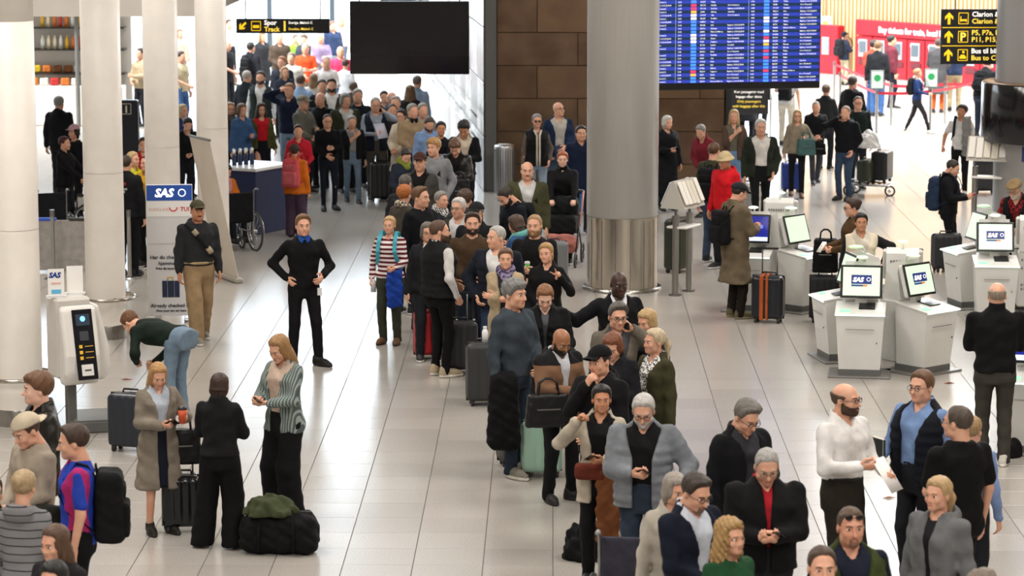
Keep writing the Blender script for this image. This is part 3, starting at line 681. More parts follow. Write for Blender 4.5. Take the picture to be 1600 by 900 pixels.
    info = dict(root=root, s=s, yaw=yawr, pos=pos, W=W, D=D, tp=tp, Rt=Rt, hands={k_: (W(a), D(b), D(c), D(e)) for k_, (a, b, c, e) in hands.items()}, lod=lod, w=w, arms=arms, B=B, th=th)
    if key: INFO[key] = info
    return info
# ------------------------------------------------------------------ the hall: floor, roof, walls, columns
def struct(o, label=None, cat=None): return tag(o, label, cat, kind='structure')
WHITE = mat('#e6e1da', .45, kind='wear'); DARK = plastic('#17181b', .4); BLACK = plastic('#0c0d0f', .35)
STEEL = steel(); STEEL_D = steel('#8b8b88', .35); CHROME = mat('#c9cacb', .15, 1.0); TILE = mat('#b5b0a9', .2, kind='terrazzo'); GROUT = mat('#5d5953', .8)
floor = struct(MB().box((0, 32, -.056), (90, 125, .1)).build('floor', GROUT), 'pale polished stone tile floor of the hall', 'floor')
TX, TY = .60, .585; Y0 = at(800, 745).y; X0 = .02
tile_me = MB().box((0, 0, -.005), (TX - .007, TY - .004, .01), .0015).mesh('tile', TILE)
spots = []
for j in range(-10, 60):
    for i in range(-36, 36):
        x, y = X0 + (i + .5) * TX, Y0 + (j + .5) * TY
        spots.append((x, y))
def vis(x, y):
    q = (x + math.tan(YAW) * y) / y * F_PX; return abs(q) < 860 and y > 22.3
nearv = sorted([q for q in spots if vis(*q)], key=lambda q: q[1])[:300]; ns = set(nearv)
for (x, y) in nearv: link('tile', tile_me, floor, (x, y, 0))
rest = MB()
for (x, y) in spots:
    if (x, y) not in ns: a, b = TX / 2 - .0035, TY / 2 - .002; rest.quad((x - a, y - b, 0), (x + a, y - b, 0), (x + a, y + b, 0), (x - a, y + b, 0))
tag(rest.build('tile_field', TILE, floor), kind='stuff')
ye = Y0 + 60 * TY; yb = Y0 - 10 * TY
far = MB(); far.quad((-45, ye, 0), (45, ye, 0), (45, 94, 0), (-45, 94, 0)); far.quad((-45, -30, 0), (45, -30, 0), (45, yb, 0), (-45, yb, 0))
for sx in (-1, 1):
    a, b = sorted((sx * 21.58 + (.02), sx * 45)); far.quad((a, yb, 0), (b, yb, 0), (b, ye, 0), (a, ye, 0))
tag(far.build('floor_far_field', TILE, floor), kind='stuff')

ROOF = mat('#b9b4ac', .8, kind='wear')
struct(MB().box((0, 22, 13.15), (64, 68, .3)).build('ceiling', ROOF), 'grey hall ceiling high overhead', 'ceiling')
struct(MB().box((-24, 36, 6.5), (.3, 96, 13)).build('wall_left', mat('#cfc8bf', .7, kind='wear')), 'pale side wall of the hall on the left', 'wall')
struct(MB().box((26, 36, 6.5), (.3, 96, 13)).build('wall_right', mat('#b59a7e', .7, kind='wear')), 'warm side wall of the hall on the right', 'wall')
struct(MB().box((0, -12, 6.5), (64, .3, 13)).build('wall_rear', mat('#a39e97', .7, kind='wear')), 'grey rear wall behind the viewer', 'wall')
# ground outside
struct(MB().box((0, 205, -.12), (400, 220, .1)).build('ground_outside', mat('#d8d6d0', .8, kind='wear')), 'pale paving outside beyond the glass front', 'ground')

# far glass front
GF = 90.0
win = struct(link('window_1', None, None, (0, GF, 0)), 'tall bright glass front at the far end of the hall', 'window')
frame_m = mat('#3f4a52', .4); pane_m = mat('#f4f8fa', kind='glass')
mull = MB().box((0, 0, 7.5), (.16, .25, 15)).mesh('mullion', frame_m); tr = MB().box((0, 0, 0), (2.0, .16, .14)).mesh('transom', frame_m); pane = MB().box((0, 0, 0), (1.84, .02, 2.84)).mesh('pane', pane_m)
for i in range(-12, 5):
    link('mullion', mull, win, (i * 2.0 - 1.0, 0, 0))
    if i < 4:
        for k in range(5):
            link('pane', pane, win, (i * 2.0, 0, k * 3.0 + 1.5)); link('transom', tr, win, (i * 2.0, 0, k * 3.0 + 3.0))

struct(MB().box((-8, GF + .2, 22.6), (40, .4, 15)).build('wall_reflection_blocker', mat('#6f6a66', .8, kind='wear')), 'unseen grey wall added above the far glass front to dim floor reflections', 'wall')  # added out of view: keeps bright sky out of the near floor's reflection
# white columns on the left
def column(name, px, pbase, dia_px, label, h=13.0, ring=False):
    g = at(px, pbase); r = dia_px / (F_PX / (g.y * _cp + CAM_H * _sp)) / 2
    c = thing(name, label, 'column', (g.x, g.y + r, 0), group=None)
    sh = MB().lathe([(r, .18), (r, 2.1)], n=48); sh.lathe([(r - .004, 2.1), (r - .004, 2.106)], n=48); sh.lathe([(r, 2.106), (r, 4.3), (r - .004, 4.302), (r - .004, 4.308), (r, 4.31), (r, h)], n=48)
    sh.build('shaft', mat('#f2ece4', .42, kind='wear'), c)
    MB().lathe([(r + .004, 0), (r + .004, .17), (r, .18)], n=48).build('steel_base', steel('#a9a7a3', .28), c)
    if ring:
        b = MB().ring((0, 0, .52), r + .13, .022, 'z', 40, 8)
        for t in range(4): a = t * math.pi / 2 + .6; b.cyl((r * math.cos(a), r * math.sin(a), .52), ((r + .13) * math.cos(a), (r + .13) * math.sin(a), .52), .016, n=8)
        b.build('guard_rail', steel('#bdb6aa', .25), c)
    return c, r
column('white_column', 22, 668, 78, 'nearest white round column at the left edge', ring=True)
column('white_column', 162, 532, 62, 'white round column with steel guard rail behind the weighing kiosk', ring=True)
column('white_column', 254, 470, 54, 'white round column standing behind the blue-topped banner')
column('white_column', 332, 425, 49, 'furthest white round column beside the navy counter')
# slab edge above the columns
g4 = at(337, 425); sl = MB(); ys = g4.y + .9
pA = at_y(40, 26, ys); pB = at_y(318, 26, ys); pC = at_y(362, -4, ys)
sl.prism([(pA.x - 6, pA.z), (pB.x, pB.z), (pC.x, pC.z), (pC.x + .4, pC.z + 1.2), (pA.x - 6, pA.z + 1.4)], 'y', ys, ys + 7)
struct(sl.build('trim_1', mat('#cfc9c2', .6, kind='wear')), 'grey edge of the upper floor slab over the columns', 'slab edge')

# steel column in the middle
g = at(973, 459); rs = 112 / (F_PX / (g.y * _cp + CAM_H * _sp)) / 2
sc_ = thing('steel_column', 'big brushed steel round column in the middle of the hall', 'column', (g.x, g.y + rs, 0))
zs_ = at_y(973, 343, g.y).z
MB().lathe([(rs, .0), (rs, zs_)], n=64).build('polished_base', mat('#cfc6b8', .24, .9, 'brushed', sc=(9, 9, .2)), sc_)
MB().lathe([(rs - .006, zs_), (rs - .006, zs_ + .008), (rs + .002, zs_ + .008), (rs + .002, 13)], n=64).build('shaft', mat('#e2e0dc', .42, .5, 'brushed'), sc_)
MB().lathe([(rs, .05), (rs + .05, .045), (rs + .06, 0)], n=64).build('foot_ring', steel('#a5a29c', .25), sc_)
for i in range(6):
    a = -math.pi / 2 + (i - 2.5) * .42; b = MB(); b.box((0, 0, 0), (.010, .006, zs_ - .06)); o = b.build('seam', STEEL_D, sc_); o.location = ((rs + .001) * math.cos(a), (rs + .001) * math.sin(a), zs_ / 2); o.rotation_euler = (0, 0, a + math.pi / 2)

# bronze clad block behind
gl = at(757, 299); gr = at(1141, 299); YB = gl.y
wb = struct(link('wall_bronze', MB().box(((gl.x + gr.x) / 2, YB + 1.6, 6.5), (gr.x - gl.x - .06, 3.0, 13)).mesh('wall_bronze', mat('#2a211a', .6))), 'bronze panelled block wall behind the steel column', 'wall')
PW, PH = 1.48, .60; bron = [mat('#836c5a', .36, 1.0, 'patina', c2='#644f40'), mat('#8d765e', .32, 1.0, 'patina', c2='#6d5646'), mat('#785f50', .38, 1.0, 'patina', c2='#8a7258')]
xl = gl.x + .22; xr = gr.x - .12; rr = random.Random(4)
zrow = at_y(800, 51, YB).z
k0 = int(zrow / PH); zoff = zrow - k0 * PH - PH
for k in range(0, 14):
    z0 = zoff + k * PH; z1 = z0 + PH; z0 = max(z0, .02)
    xs = xl - (PW / 2 if k % 2 else .0) - rr.choice((0, .0))
    while xs < xr:
        a, b = max(xs, xl), min(xs + PW, xr)
        if b - a > .05: MB().box(((a + b) / 2, YB + .08, (z0 + z1) / 2), (b - a - .008, .05, z1 - z0 - .008), .004).build('panel', bron[rr.randrange(3)], wb)
        xs += PW
for xx, ww in ((gl.x + .1, .22), (gr.x - .05, .12)): struct(MB().box((xx, YB + .02, 6.5), (ww, .16, 13), .01).build('trim_2', mat('#1d1f22', .45)), 'dark vertical edge post of the bronze block at %s' % ('its left' if xx < 0 else 'its right'), 'post')

# polished steel wall receding on the left of the block
q0 = at(757, 300); q1 = at(672, 172); dv = Vector((q1.x - q0.x, q1.y - q0.y, 0)); Lw = dv.length; ang = math.atan2(dv.y, dv.x)
wsl = struct(link('wall_steel', MB().box((Lw / 2, -.12, 6.5), (Lw, .2, 13)).mesh('wall_steel', mat('#555553', .5)), None, (q0.x, q0.y, 0), ang), 'scratched polished steel wall receding beside the bronze block', 'wall')
stm = [mat('#8f8a82', .3, 1.0, 'patina', c2='#5f5a54'), mat('#9c968d', .24, 1.0, 'patina', c2='#6d675f')]
n = int(Lw / 1.5)
for i in range(n):
    for k in range(8): MB().box(((i + .5) * Lw / n, .0, k * 1.0 + .5), (Lw / n - .02, .03, .98), .004).build('panel', stm[(i + k) % 2], wsl)
for zz in (.95, 1.35): MB().tube([(.3, .12, zz), (Lw - .3, .12, zz)], .02).build('hand_rail', CHROME, wsl)

# right column with black collar
g = at(1645, 372); rc = .95 * .5
c5 = thing('grey_column', 'grey round column at the right edge with a black glossy collar', 'column', (g.x + .0, g.y + rc, 0))
rc = (1645 - 1557) / (F_PX / g.y)
MB().lathe([(rc, 0), (rc, 13)], n=56).build('shaft', mat('#a7a5a3', .45, .6, 'brushed'), c5)
zt = at_y(1600, 138, g.y - rc).z; zb = at_y(1600, 232, g.y - rc).z; R2 = rc + .2
MB().lathe([(R2, zb), (R2 + .02, zb + .03), (R2 + .02, zt - .02), (R2, zt)], n=56).build('collar', mat('#101012', .12), c5)
MB().lathe([(R2, zt), (R2 - .02, zt + .012), (rc + .02, zt + .012), (rc + .02, zt - .04)], n=56).build('collar_top', mat('#8b6a48', .35, .4), c5)
sg = MB(); r3 = rc + .01
vs = [(r3 * math.cos(a), r3 * math.sin(a), z) for z in (zb - .28, zb - .04) for a in [-2.25 + i * .1 for i in range(9)]]; sg.add(vs, [(i, i + 1, i + 10, i + 9) for i in range(8)], True)
sg.build('blue_plate', plastic('#2c3a78', .4), c5)

# wood slat wall and red ticket machines on the right
A = at(1283, 113); B = at(1605, 143); dv = B - A; Lm = dv.length; am = math.atan2(dv.y, dv.x)
ws = struct(link('wall_wood', MB().box((Lm / 2, .42, 5), (Lm + 4, .1, 10)).mesh('wall_wood', mat('#b88d5e', .7, kind='wood')), None, A, am), 'wall of light vertical wood slats behind the red machines', 'wall')
sm = MB()
for i in range(int((Lm + 3.6) / .16)): sm.box((-1.8 + i * .16, .33, 5), (.075, .1, 10))
tag(sm.build('slats', mat('#e3bd8b', .6, kind='wood'), ws), kind='stuff')
mm_ = thing('ticket_machine_wall', 'long red ticket machine front with white lettering along the wood wall', 'ticket machine', A, am)
x0 = (at(1333, 118) - A).length; zt = at_y(1333, 30, at(1333, 118).y).z
RED = mat('#a00d20', .4); RED2 = mat('#8e0a1b', .4)
MB().box(((x0 + Lm) / 2 + .5, .1, zt - .22), (Lm - x0 + 1, .24, .44), .02).build('header', RED, mm_)
text('lettering', 'Buy tickets for train, local bus and metro here or via the "DOT" app', .23, plastic('#ffffff'), mm_, (x0 + 1.0, -.03, zt - .32), bold=.004)
mw = .72; nmac = int((Lm - x0 + 1) / mw)
for i in range(nmac):
    xx = x0 + (i + .5) * mw; b = MB(); b.box((xx, .12, (zt - .46) / 2), (mw - .03, .26, zt - .46), .015); o = b.build('machine', RED2 if i % 2 else RED, mm_)
    MB().box((xx, -.025, zt * .5), (.36, .04, .5), .01).build('screen_bezel', plastic('#8d9296'), o); MB().box((xx, -.052, zt * .5 + .04), (.26, .012, .3)).build('screen', mat('#4f5a62', .2), o)
    MB().box((xx + .02, -.02, zt * .26), (.4, .03, .16), .008).build('slot', plastic('#5b1a26'), o); MB().box((xx - .05, -.015, zt - .62), (.34, .012, .09)).build('white_oval_mark', plastic('#c9b4b8'), o)
m2 = thing('ticket_machine', 'single red ticket machine left of the wood slat pier', 'ticket machine', at(1294, 114) - Vector((.3, 0, 0)), am)
MB().box((.2, .12, zt / 2 - .1), (1.3, .26, zt - .2), .02).build('body', RED, m2); MB().box((.35, -.025, zt * .5), (.3, .04, .5), .01).build('screen_bezel', plastic('#8d9296'), m2); MB().box((.35, -.05, zt * .5 + .04), (.22, .012, .3)).build('screen', mat('#7b8790', .2), m2)
bs = thing('blue_pictogram_sign', 'small light blue pictogram sign above the single red machine', 'sign', at_y(1289, 40, A.y - .2)); MB().box((0, 0, 0), (.34, .05, .52), .01).build('plate', plastic('#8fc3e6'), bs); MB().box((0, -.03, .02), (.14, .01, .24)).build('pictogram', plastic('#e8c15a'), bs); MB().cyl((0, 0, .26), (0, 0, 5), .012, n=6).build('rod', STEEL_D, bs)
# ------------------------------------------------------------------ signs and screens
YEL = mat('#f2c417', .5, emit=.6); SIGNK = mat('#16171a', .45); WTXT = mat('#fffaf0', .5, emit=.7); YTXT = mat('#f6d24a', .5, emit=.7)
def scale_at(Y): return Y * _cp / F_PX * 1.0 + CAM_H * _sp / F_PX * 0
def rods(o, xs, z0, z1=12.9):
    for x in xs: MB().cyl((x, .03, z0), (x, .03, z1 - o.location.z), .012, n=6).build('hanger_rod', STEEL_D, o)
def arrow(mb, x, z, s, ang):
    pts = [(-.11, -.5), (.11, -.5), (.11, .12), (.34, -.12), (.34, .14), (0, .5), (-.34, .14), (-.34, -.12), (-.11, .12)]
    c, n = math.cos(ang), math.sin(ang); return mb.prism([(x + s * (p[0] * c - p[1] * n), z + s * (p[0] * n + p[1] * c)) for p in pts][::-1], 'y', -.045, -.034)
def frame_icon(mb, x, z, w, h, t):
    for (cx, cz, a, b) in ((x, z + h / 2, w, t), (x, z - h / 2, w, t), (x - w / 2, z, t, h), (x + w / 2, z, t, h)): mb.box((cx, -.038, cz), (a, .008, b))
    return mb
# Spor / Track 1
tl = at_y(369, 29, 50.0); br = at_y(515, 52, 50.0); w_, h_ = br.x - tl.x, tl.z - br.z
s1 = thing('track_sign', 'black hanging sign with yellow arrow reading Spor Track 1', 'sign', ((tl.x + br.x) / 2, 50, (tl.z + br.z) / 2))
MB().box((0, 0, 0), (w_, .07, h_), .008).build('board', SIGNK, s1); rods(s1, (-w_ * .4, w_ * .4), h_ / 2)
arrow(MB(), -w_ / 2 + .115, 0, .17, math.radians(135)).build('arrow', YEL, s1)
ic = frame_icon(MB(), -w_ / 2 + .355, 0, .16, .16, .012); ic.box((-w_ / 2 + .355, -.038, -.01), (.11, .008, .05)); ic.build('train_icon', YEL, s1)
text('lettering', 'Spor', .115, WTXT, s1, (-w_ / 2 + .50, -.037, .022), bold=.003); text('lettering', 'Track', .115, YTXT, s1, (-w_ / 2 + .50, -.037, -.095), bold=.003); text('lettering', '1', .25, YTXT, s1, (-w_ / 2 + .80, -.037, -.085), bold=.004)
text('lettering', 'Sverige, Malmö C', .06, WTXT, s1, (-w_ / 2 + .93, -.037, .04), bold=.001); text('lettering', 'Sweden, Malmö C', .06, YTXT, s1, (-w_ / 2 + .93, -.037, -.07), bold=.001)
# black hanging screen
tl = at_y(546, 2, 42.0); br = at_y(733, 116, 42.0); w_, h_ = br.x - tl.x, tl.z - br.z
s2 = thing('hanging_screen', 'large switched-off black screen hanging in front of the bright windows', 'screen', ((tl.x + br.x) / 2, 42, (tl.z + br.z) / 2), math.radians(-1.5))
MB().box((0, .06, 0), (w_, .12, h_), .008).build('casing', BLACK, s2); MB().box((0, -.006, h_ * .13), (w_ - .02, .014, h_ * .72)).build('upper_glass', mat('#0b0b10', .08), s2); MB().box((0, -.006, -h_ * .365), (w_ - .02, .014, h_ * .25)).build('lower_glass', mat('#0b0b10', .08), s2); rods(s2, (-w_ * .42, w_ * .42), h_ / 2)
# right direction sign
tl = at_y(1470, 14, 47.0); br = at_y(1560, 100, 47.0); h_ = tl.z - br.z; w_ = 1.75
s3 = thing('direction_sign', 'black hanging sign with three yellow arrows, hotels, parking and bus', 'sign', (tl.x + w_ / 2, 47, (tl.z + br.z) / 2), math.radians(2))
MB().box((0, 0, 0), (w_, .08, h_), .008).build('board', SIGNK, s3); rods(s3, (-w_ * .36, w_ * .4), h_ / 2)
for k in range(3):
    z = h_ * (1 / 3 - k / 3); arrow(MB(), -w_ / 2 + .13, z, .2, 0).build('arrow', YEL, s3); ic = frame_icon(MB(), -w_ / 2 + .37, z, .155, .18, .011)
    if k == 0: ic.box((-w_ / 2 + .37, -.038, z - .03), (.11, .008, .03)); ic.box((-w_ / 2 + .325, -.038, z - .01), (.014, .008, .09)); ic.box((-w_ / 2 + .415, -.038, z - .035), (.014, .008, .05))
    if k == 2: ic.box((-w_ / 2 + .37, -.038, z - .04), (.11, .008, .04)); ic.box((-w_ / 2 + .37, -.038, z - .01), (.07, .008, .03)); ic.cyl((-w_ / 2 + .38, -.034, z + .05), (-w_ / 2 + .38, -.042, z + .05), .022, n=10)
    ic.build('icon', YEL, s3)
    if k == 1: text('lettering', 'P', .19, YTXT, s3, (-w_ / 2 + .318, -.042, z - .065), bold=.006)
    if k < 2: MB().box((0, -.038, z - h_ / 6), (w_ - .04, .006, .012)).build('divider', YEL, s3)
    a, b, c1 = (('Clarion & Comfort', 'Clarion & Comfort', WTXT), ('P5, P7a, P7b, P8', 'P11, P15, P17', YTXT), ('Bus til biludlejning', 'Bus to Car Rental', WTXT))[k]
    text('lettering', a, .115, c1, s3, (-w_ / 2 + .51, -.042, z + .03), bold=.002); text('lettering', b, .115, YTXT, s3, (-w_ / 2 + .51, -.042, z - .085), bold=.002)
# flight board
BY = 43.0; bl = at_y(938, 143, BY - .25); brt = at_y(1281, 135.5, BY + .45); wv = Vector((brt.x - bl.x, .7, 0)); bw = wv.length; ab = math.atan2(wv.y, wv.x); bh = 2.1
fb = thing('departure_board', 'wide blue flight departure board with rows of white text', 'departure board', (bl.x, BY - .25, bl.z), ab)
MB().box((bw / 2, .1, bh / 2), (bw, .2, bh), .01).build('casing', BLACK, fb)
def screen_mat():
    m = bpy.data.materials.new('departure_screen'); m.use_nodes = True; N = m.node_tree.nodes; L = m.node_tree.links; b = N['Principled BSDF']; tc = N.new('ShaderNodeTexCoord'); sp = N.new('ShaderNodeSeparateXYZ'); L.new(tc.outputs['Object'], sp.inputs[0])
    ml = N.new('ShaderNodeMath'); ml.operation = 'MULTIPLY'; ml.inputs[1].default_value = 1 / (2 * ROWH); L.new(sp.outputs[2], ml.inputs[0]); fr = N.new('ShaderNodeMath'); fr.operation = 'FRACT'; L.new(ml.outputs[0], fr.inputs[0]); gt = N.new('ShaderNodeMath'); gt.operation = 'GREATER_THAN'; gt.inputs[1].default_value = .5; L.new(fr.outputs[0], gt.inputs[0])
    mx = N.new('ShaderNodeMix'); mx.data_type = 'RGBA'; L.new(gt.outputs[0], mx.inputs[0]); mx.inputs[6].default_value = lin('#2a3bb0'); mx.inputs[7].default_value = lin('#06263f'); L.new(mx.outputs[2], b.inputs['Emission Color']); b.inputs['Emission Strength'].default_value = .9; b.inputs['Base Color'].default_value = (.01, .02, .06, 1); b.inputs['Roughness'].default_value = .3
    return m
ROWH = .0505; z0 = .105; nrow = int((bh - z0 - .03) / ROWH)
MB().box((bw / 2, -.005, (bh - z0) / 2), (bw - .04, .012, bh - z0 - .01)).build('display', screen_mat(), fb, (0, 0, z0))
cw = bw / 3.02; LG = mat('#ffffff', .5, emit=.8)
rb = random.Random(9); dests = ['Stavanger', 'Zürich', 'London', 'Split', 'Malaga', 'Oslo', 'Bergen', 'Hamburg', 'Aalborg', 'Rome', 'Frankfurt', 'Helsinki', 'Berlin', 'Tallinn', 'Palma de Mallorca', 'Warsaw', 'Nice', 'Athens', 'Vienna', 'Doha', 'Singapore', 'Dublin']
cols = {'#d8375c': [], '#3f7fe0': [], '#f4f4f4': [], '#eaa53a': []}
for c in range(3):
    xb = .03 + c * cw; tm = []; fl = []; ds = []; gt_ = []
    for r in range(nrow):
        mins = 600 + c * 120 + (nrow - r) * 3; mins = mins // 5 * 5; tm.append('%02d:%02d' % (mins // 60, mins % 60)); fl.append(rb.choice(('SK', 'DY', 'FR', 'LH', 'BA')) + str(rb.randrange(400, 2999))); ds.append(rb.choice(dests)); gt_.append(rb.choice(('Go to Terminal 2', 'Go to Terminal 2', 'Bagdrop 1-3,20-25,28-34', 'Bagdrop 1-3,20-25,28-34', 'Cancelled' if rb.random() < .3 else '')))
        cols[rb.choice(('#d8375c', '#3f7fe0', '#3f7fe0', '#3f7fe0', '#f4f4f4', '#eaa53a' if rb.random() < .5 else '#d8375c'))].append((xb + .235 * cw, z0 + (r + .5) * ROWH))
    for lst, dx in ((tm, .02), (fl, .325), (ds, .47), (gt_, .70)):
        text('flight_text', '\n'.join(lst[::-1]), .031, LG, fb, (xb + dx * cw, -.0125, z0 + (nrow - .72) * ROWH), sp=ROWH / .031, sx=.84)
    if c: MB().box((xb - .012, -.012, z0 + (bh - z0) / 2), (.008, .004, bh - z0 - .02)).build('column_divider', plastic('#9fc0c8'), fb)
for c_, lst in cols.items():
    b = MB()
    for (x, z) in lst: b.box((x, -.012, z), (.085, .004, .036))
    tag(b.build('airline_marks', mat(c_, .5, emit=.9), fb), kind='stuff')
rods(fb, (.4, bw - .4), bh)

# ------------------------------------------------------------------ check-in kiosks
KW = mat('#dcdcd8', .35, kind='wear'); KG = mat('#8f8f8c', .4, .6); GREENL = mat('#6fdc8a', .4, emit=1.6); EDGE = mat('#e8f6ee', .3, emit=1.2)
def scr_mat(c, e): return mat(c, .15, emit=e)
def kiosk_mats(): pass
def make_kiosk(label, loc, yaw, screen='sas', lamp='#b9e2b4'):
    k = thing('check_in_kiosk', label, 'kiosk', loc, math.radians(yaw), group='white self check-in kiosks'); k.scale = (.98, .98, .93)
    MB().box((0, .02, .012), (.74, .62, .024), .006).build('base_plate', KG, k); MB().box((0, .02, .06), (.50, .44, .09)).build('plinth', plastic('#5f605e', .5), k)
    b = MB()                                     # tapered pedestal, front leaning out towards the top
    def loft(secs):
        vs = []; fs = []
        for (x, y0, y1, z0_, z1_) in secs: vs += [(-x, y0, z0_), (x, y0, z0_), (x, y1, z1_), (-x, y1, z1_)]
        for i in range(len(secs) - 1):
            for j in range(4): fs.append((4 * i + j, 4 * i + (j + 1) % 4, 4 * i + 4 + (j + 1) % 4, 4 * i + 4 + j))
        fs.append((3, 2, 1, 0)); n = 4 * (len(secs) - 1); fs.append((n, n + 1, n + 2, n + 3)); b.add(vs, fs)
    loft([(.245, -.20, .22, .10, .10), (.285, -.27, .22, .78, .86), (.292, -.29, .22, .80, .88)])
    b.build('pedestal', KW, k)
    top = MB(); top.prism([(-.30, .802), (.222, .882), (.222, .896), (-.30, .816)][::-1], 'x', -.296, .296); tp_ = top.build('counter', KW, k)
    e = MB(); e.prism([(-.306, .796), (-.298, .796), (-.298, .812), (-.306, .812)][::-1], 'x', -.297, .297); e.build('lit_edge', EDGE, tp_)
    MB().prism([(-.10, .853), (.13, .888), (.13, .900), (-.10, .865)][::-1], 'x', -.02, .17).build('card_reader', BLACK, tp_)
    MB().prism([(-.21, .832), (-.13, .845), (-.13, .852), (-.21, .840)][::-1], 'x', -.24, -.12).build('green_lights', GREENL, tp_)
    MB().box((0, -.278, .62), (.34, .012, .006)).build('slot_line', plastic('#6b6b69'), k); MB().box((.2, -.262, .45), (.012, .012, .02)).build('lock', plastic('#55524f'), k)
    s = thing('screen_unit', None, None); s.parent = k; s.location = (0, .10, 1.17); s.rotation_euler = (math.radians(-16), 0, 0)
    for kk in list(s.keys()): del s[kk]
    MB().box((0, .045, 0), (.50, .075, .42), .02).build('housing', KW, s); MB().box((0, .0, 0), (.50, .02, .42), .008).build('bezel', BLACK, s)
    if screen == 'sas':
        MB().box((0, -.012, 0), (.44, .006, .36)).build('display', mat('#cfe8cf', .2, emit=.45), s); MB().box((0, -.016, .025), (.24, .004, .115)).build('logo_field', mat('#1f3076', .3, emit=.35), s); text('lettering', 'SAS', .078, WTXT, s, (-.104, -.0195, -.004), bold=.004, shear=.25); MB().ring((.085, -.019, .027), .022, .004, 'y', 14, 5).build('ring_mark', WTXT, s)
        MB().box((-.05, -.016, -.052), (.14, .004, .022)).build('strip', mat('#27407f', .3, emit=.3), s); MB().box((.045, -.016, -.052), (.05, .004, .022)).build('strip', mat('#e0743a', .3, emit=.6), s)
    elif screen == 'blue':
        MB().box((0, -.012, .03), (.44, .006, .30)).build('display', mat('#1b2480', .2, emit=.6), s); MB().box((.02, -.016, .03), (.26, .004, .05)).build('bright_bar', mat('#5b74e8', .3, emit=.8), s); MB().box((-.02, -.016, -.03), (.2, .004, .03)).build('bright_bar', mat('#7f90e8', .3, emit=.8), s); MB().box((0, -.013, -.15), (.44, .006, .06)).build('light_band', mat('#cfd8ea', .3, emit=.6), s)
    else: MB().box((0, -.012, 0), (.44, .006, .36)).build('display', mat('#cfe8cf', .2, emit=.4), s)
    MB().box((0, .15, 1.0), (.14, .08, .3), .015).build('screen_neck', KW, k)
    bk_ = MB(); bk_.box((0, .36, .50), (.44, .27, .80), .02); bk = bk_.build('rear_cabinet', KW, k); MB().prism([(.22, .90), (.50, .90), (.44, 1.34), (.28, 1.40)][::-1], 'x', -.2, .2).build('rear_hood', KW, k)
    v = MB()
    for zz in (.36, .42, .66, .78):
        for i in range(9): v.box((-.16 + i * .04, .497, zz), (.022, .006, .035))
    for i in range(9): v.box((-.14 + i * .035, .462, 1.24), (.02, .03, .03))
    tag(v.build('vent_slots', plastic('#7d7d7a', .6), bk), kind='stuff')
    MB().tube([(0, .33, 1.36), (0, .30, 1.44), (.0, .26, 1.46)], .012).build('lamp_stalk', KW, k)
    MB().ball((0, .20, 1.465), (.07, .095, .02), 16, 8).build('status_lamp', mat(lamp, .3, emit=.9), k)
    return k
for (lb, px, py, yw, sc, lp) in (
    ('white check-in kiosk facing front with lit mint screen, left of the nearest pair', 1343, 585, -8, 'sas', '#b6e6a8'),
    ('white check-in kiosk turned right with tilted cream screen, right of the nearest pair', 1443, 580, 42, 'sas', '#c4ecb4'),
    ('white check-in kiosk turned left, its screen seen edge-on behind the nearest kiosk', 1310, 560, -78, 'plain', '#a8e89c'),
    ('white check-in kiosk seen from the back with vents, between the nearest pair', 1408, 545, 172, 'plain', '#b4eaa6'),
    ('white check-in kiosk with dark blue screen in front of the man in the long coat', 1172, 484, -12, 'blue', '#d8d2c8'),
    ('white check-in kiosk with pale tilted screen beside the black stacked suitcase', 1252, 484, 48, 'plain', '#c9ecc0'),
    ('white check-in kiosk seen from behind, back of the middle cluster', 1220, 448, 170, 'plain', '#bfeec0'),
    ('white check-in kiosk with mint screen in front of the bald man in black', 1553, 500, -4, 'sas', '#e8ded0'),
    ('white check-in kiosk turned left beside the bald man in black', 1512, 478, -75, 'plain', '#9fe49a'),
    ('white check-in kiosk with blue lamp seen from behind at the right edge', 1612, 482, 172, 'plain', '#7f96ff'),
    ('white check-in kiosk with blue screen cut by the right edge, lowest', 1612, 705, -15, 'blue', '#b6c0ff')):
    make_kiosk(lb, at(px, py), yw, sc, lp)

# tag racks (paper holders on steel posts)
PAPER = mat('#e8e4dc', .7, kind='check', c2='#b8bcc4', freq=14.0)
def make_rack(label, loc, yaw, shelf=True):
    r = thing('leaflet_rack', label, 'leaflet rack', loc, math.radians(yaw)); rr_ = random.Random(3)
    for x in (-.22, .22): MB().cyl((x, 0, 0), (x, 0, 1.12), .045, n=16).build('post', steel('#a6a49f', .3), r); MB().cyl((x, 0, 0), (x, 0, .015), .09, n=16).build('foot', STEEL_D, r); MB().cyl((x, 0, 1.12), (x, 0, 1.24), .02, n=8).build('neck', STEEL_D, r)
    MB().prism([(-.19, 1.22), (.19, 1.22), (.02, 1.60), (-.02, 1.60)][::-1], 'x', -.33, .33).build('box', mat('#b8b4ac', .5), r)
    for sd in (-1, 1):
        for i in range(5):
            b = MB(); b.box((0, 0, 0), (.105, .014, .34), .004); o = b.build('leaflet', (mat('#ece8e0', .7), mat('#cfd3da', .7), mat('#ddd6c8', .7))[rr_.randrange(3)], r); o.location = (-.25 + i * .125, sd * .125, 1.43 + rr_.uniform(-.01, .02)); o.rotation_euler = (sd * math.radians(24), 0, 0)
    if shelf: MB().box((0, -.02, .95), (.5, .3, .03), .008).build('shelf', mat('#dedbd4', .4), r)
    return r
make_rack('leaflet rack with white tags on two steel posts beside the steel column', at(1066, 460) + Vector((0, 0.1, 0)), 62)
make_rack('leaflet rack with white tags on grey posts beside the man with blue backpack', at(1542, 368), -20)

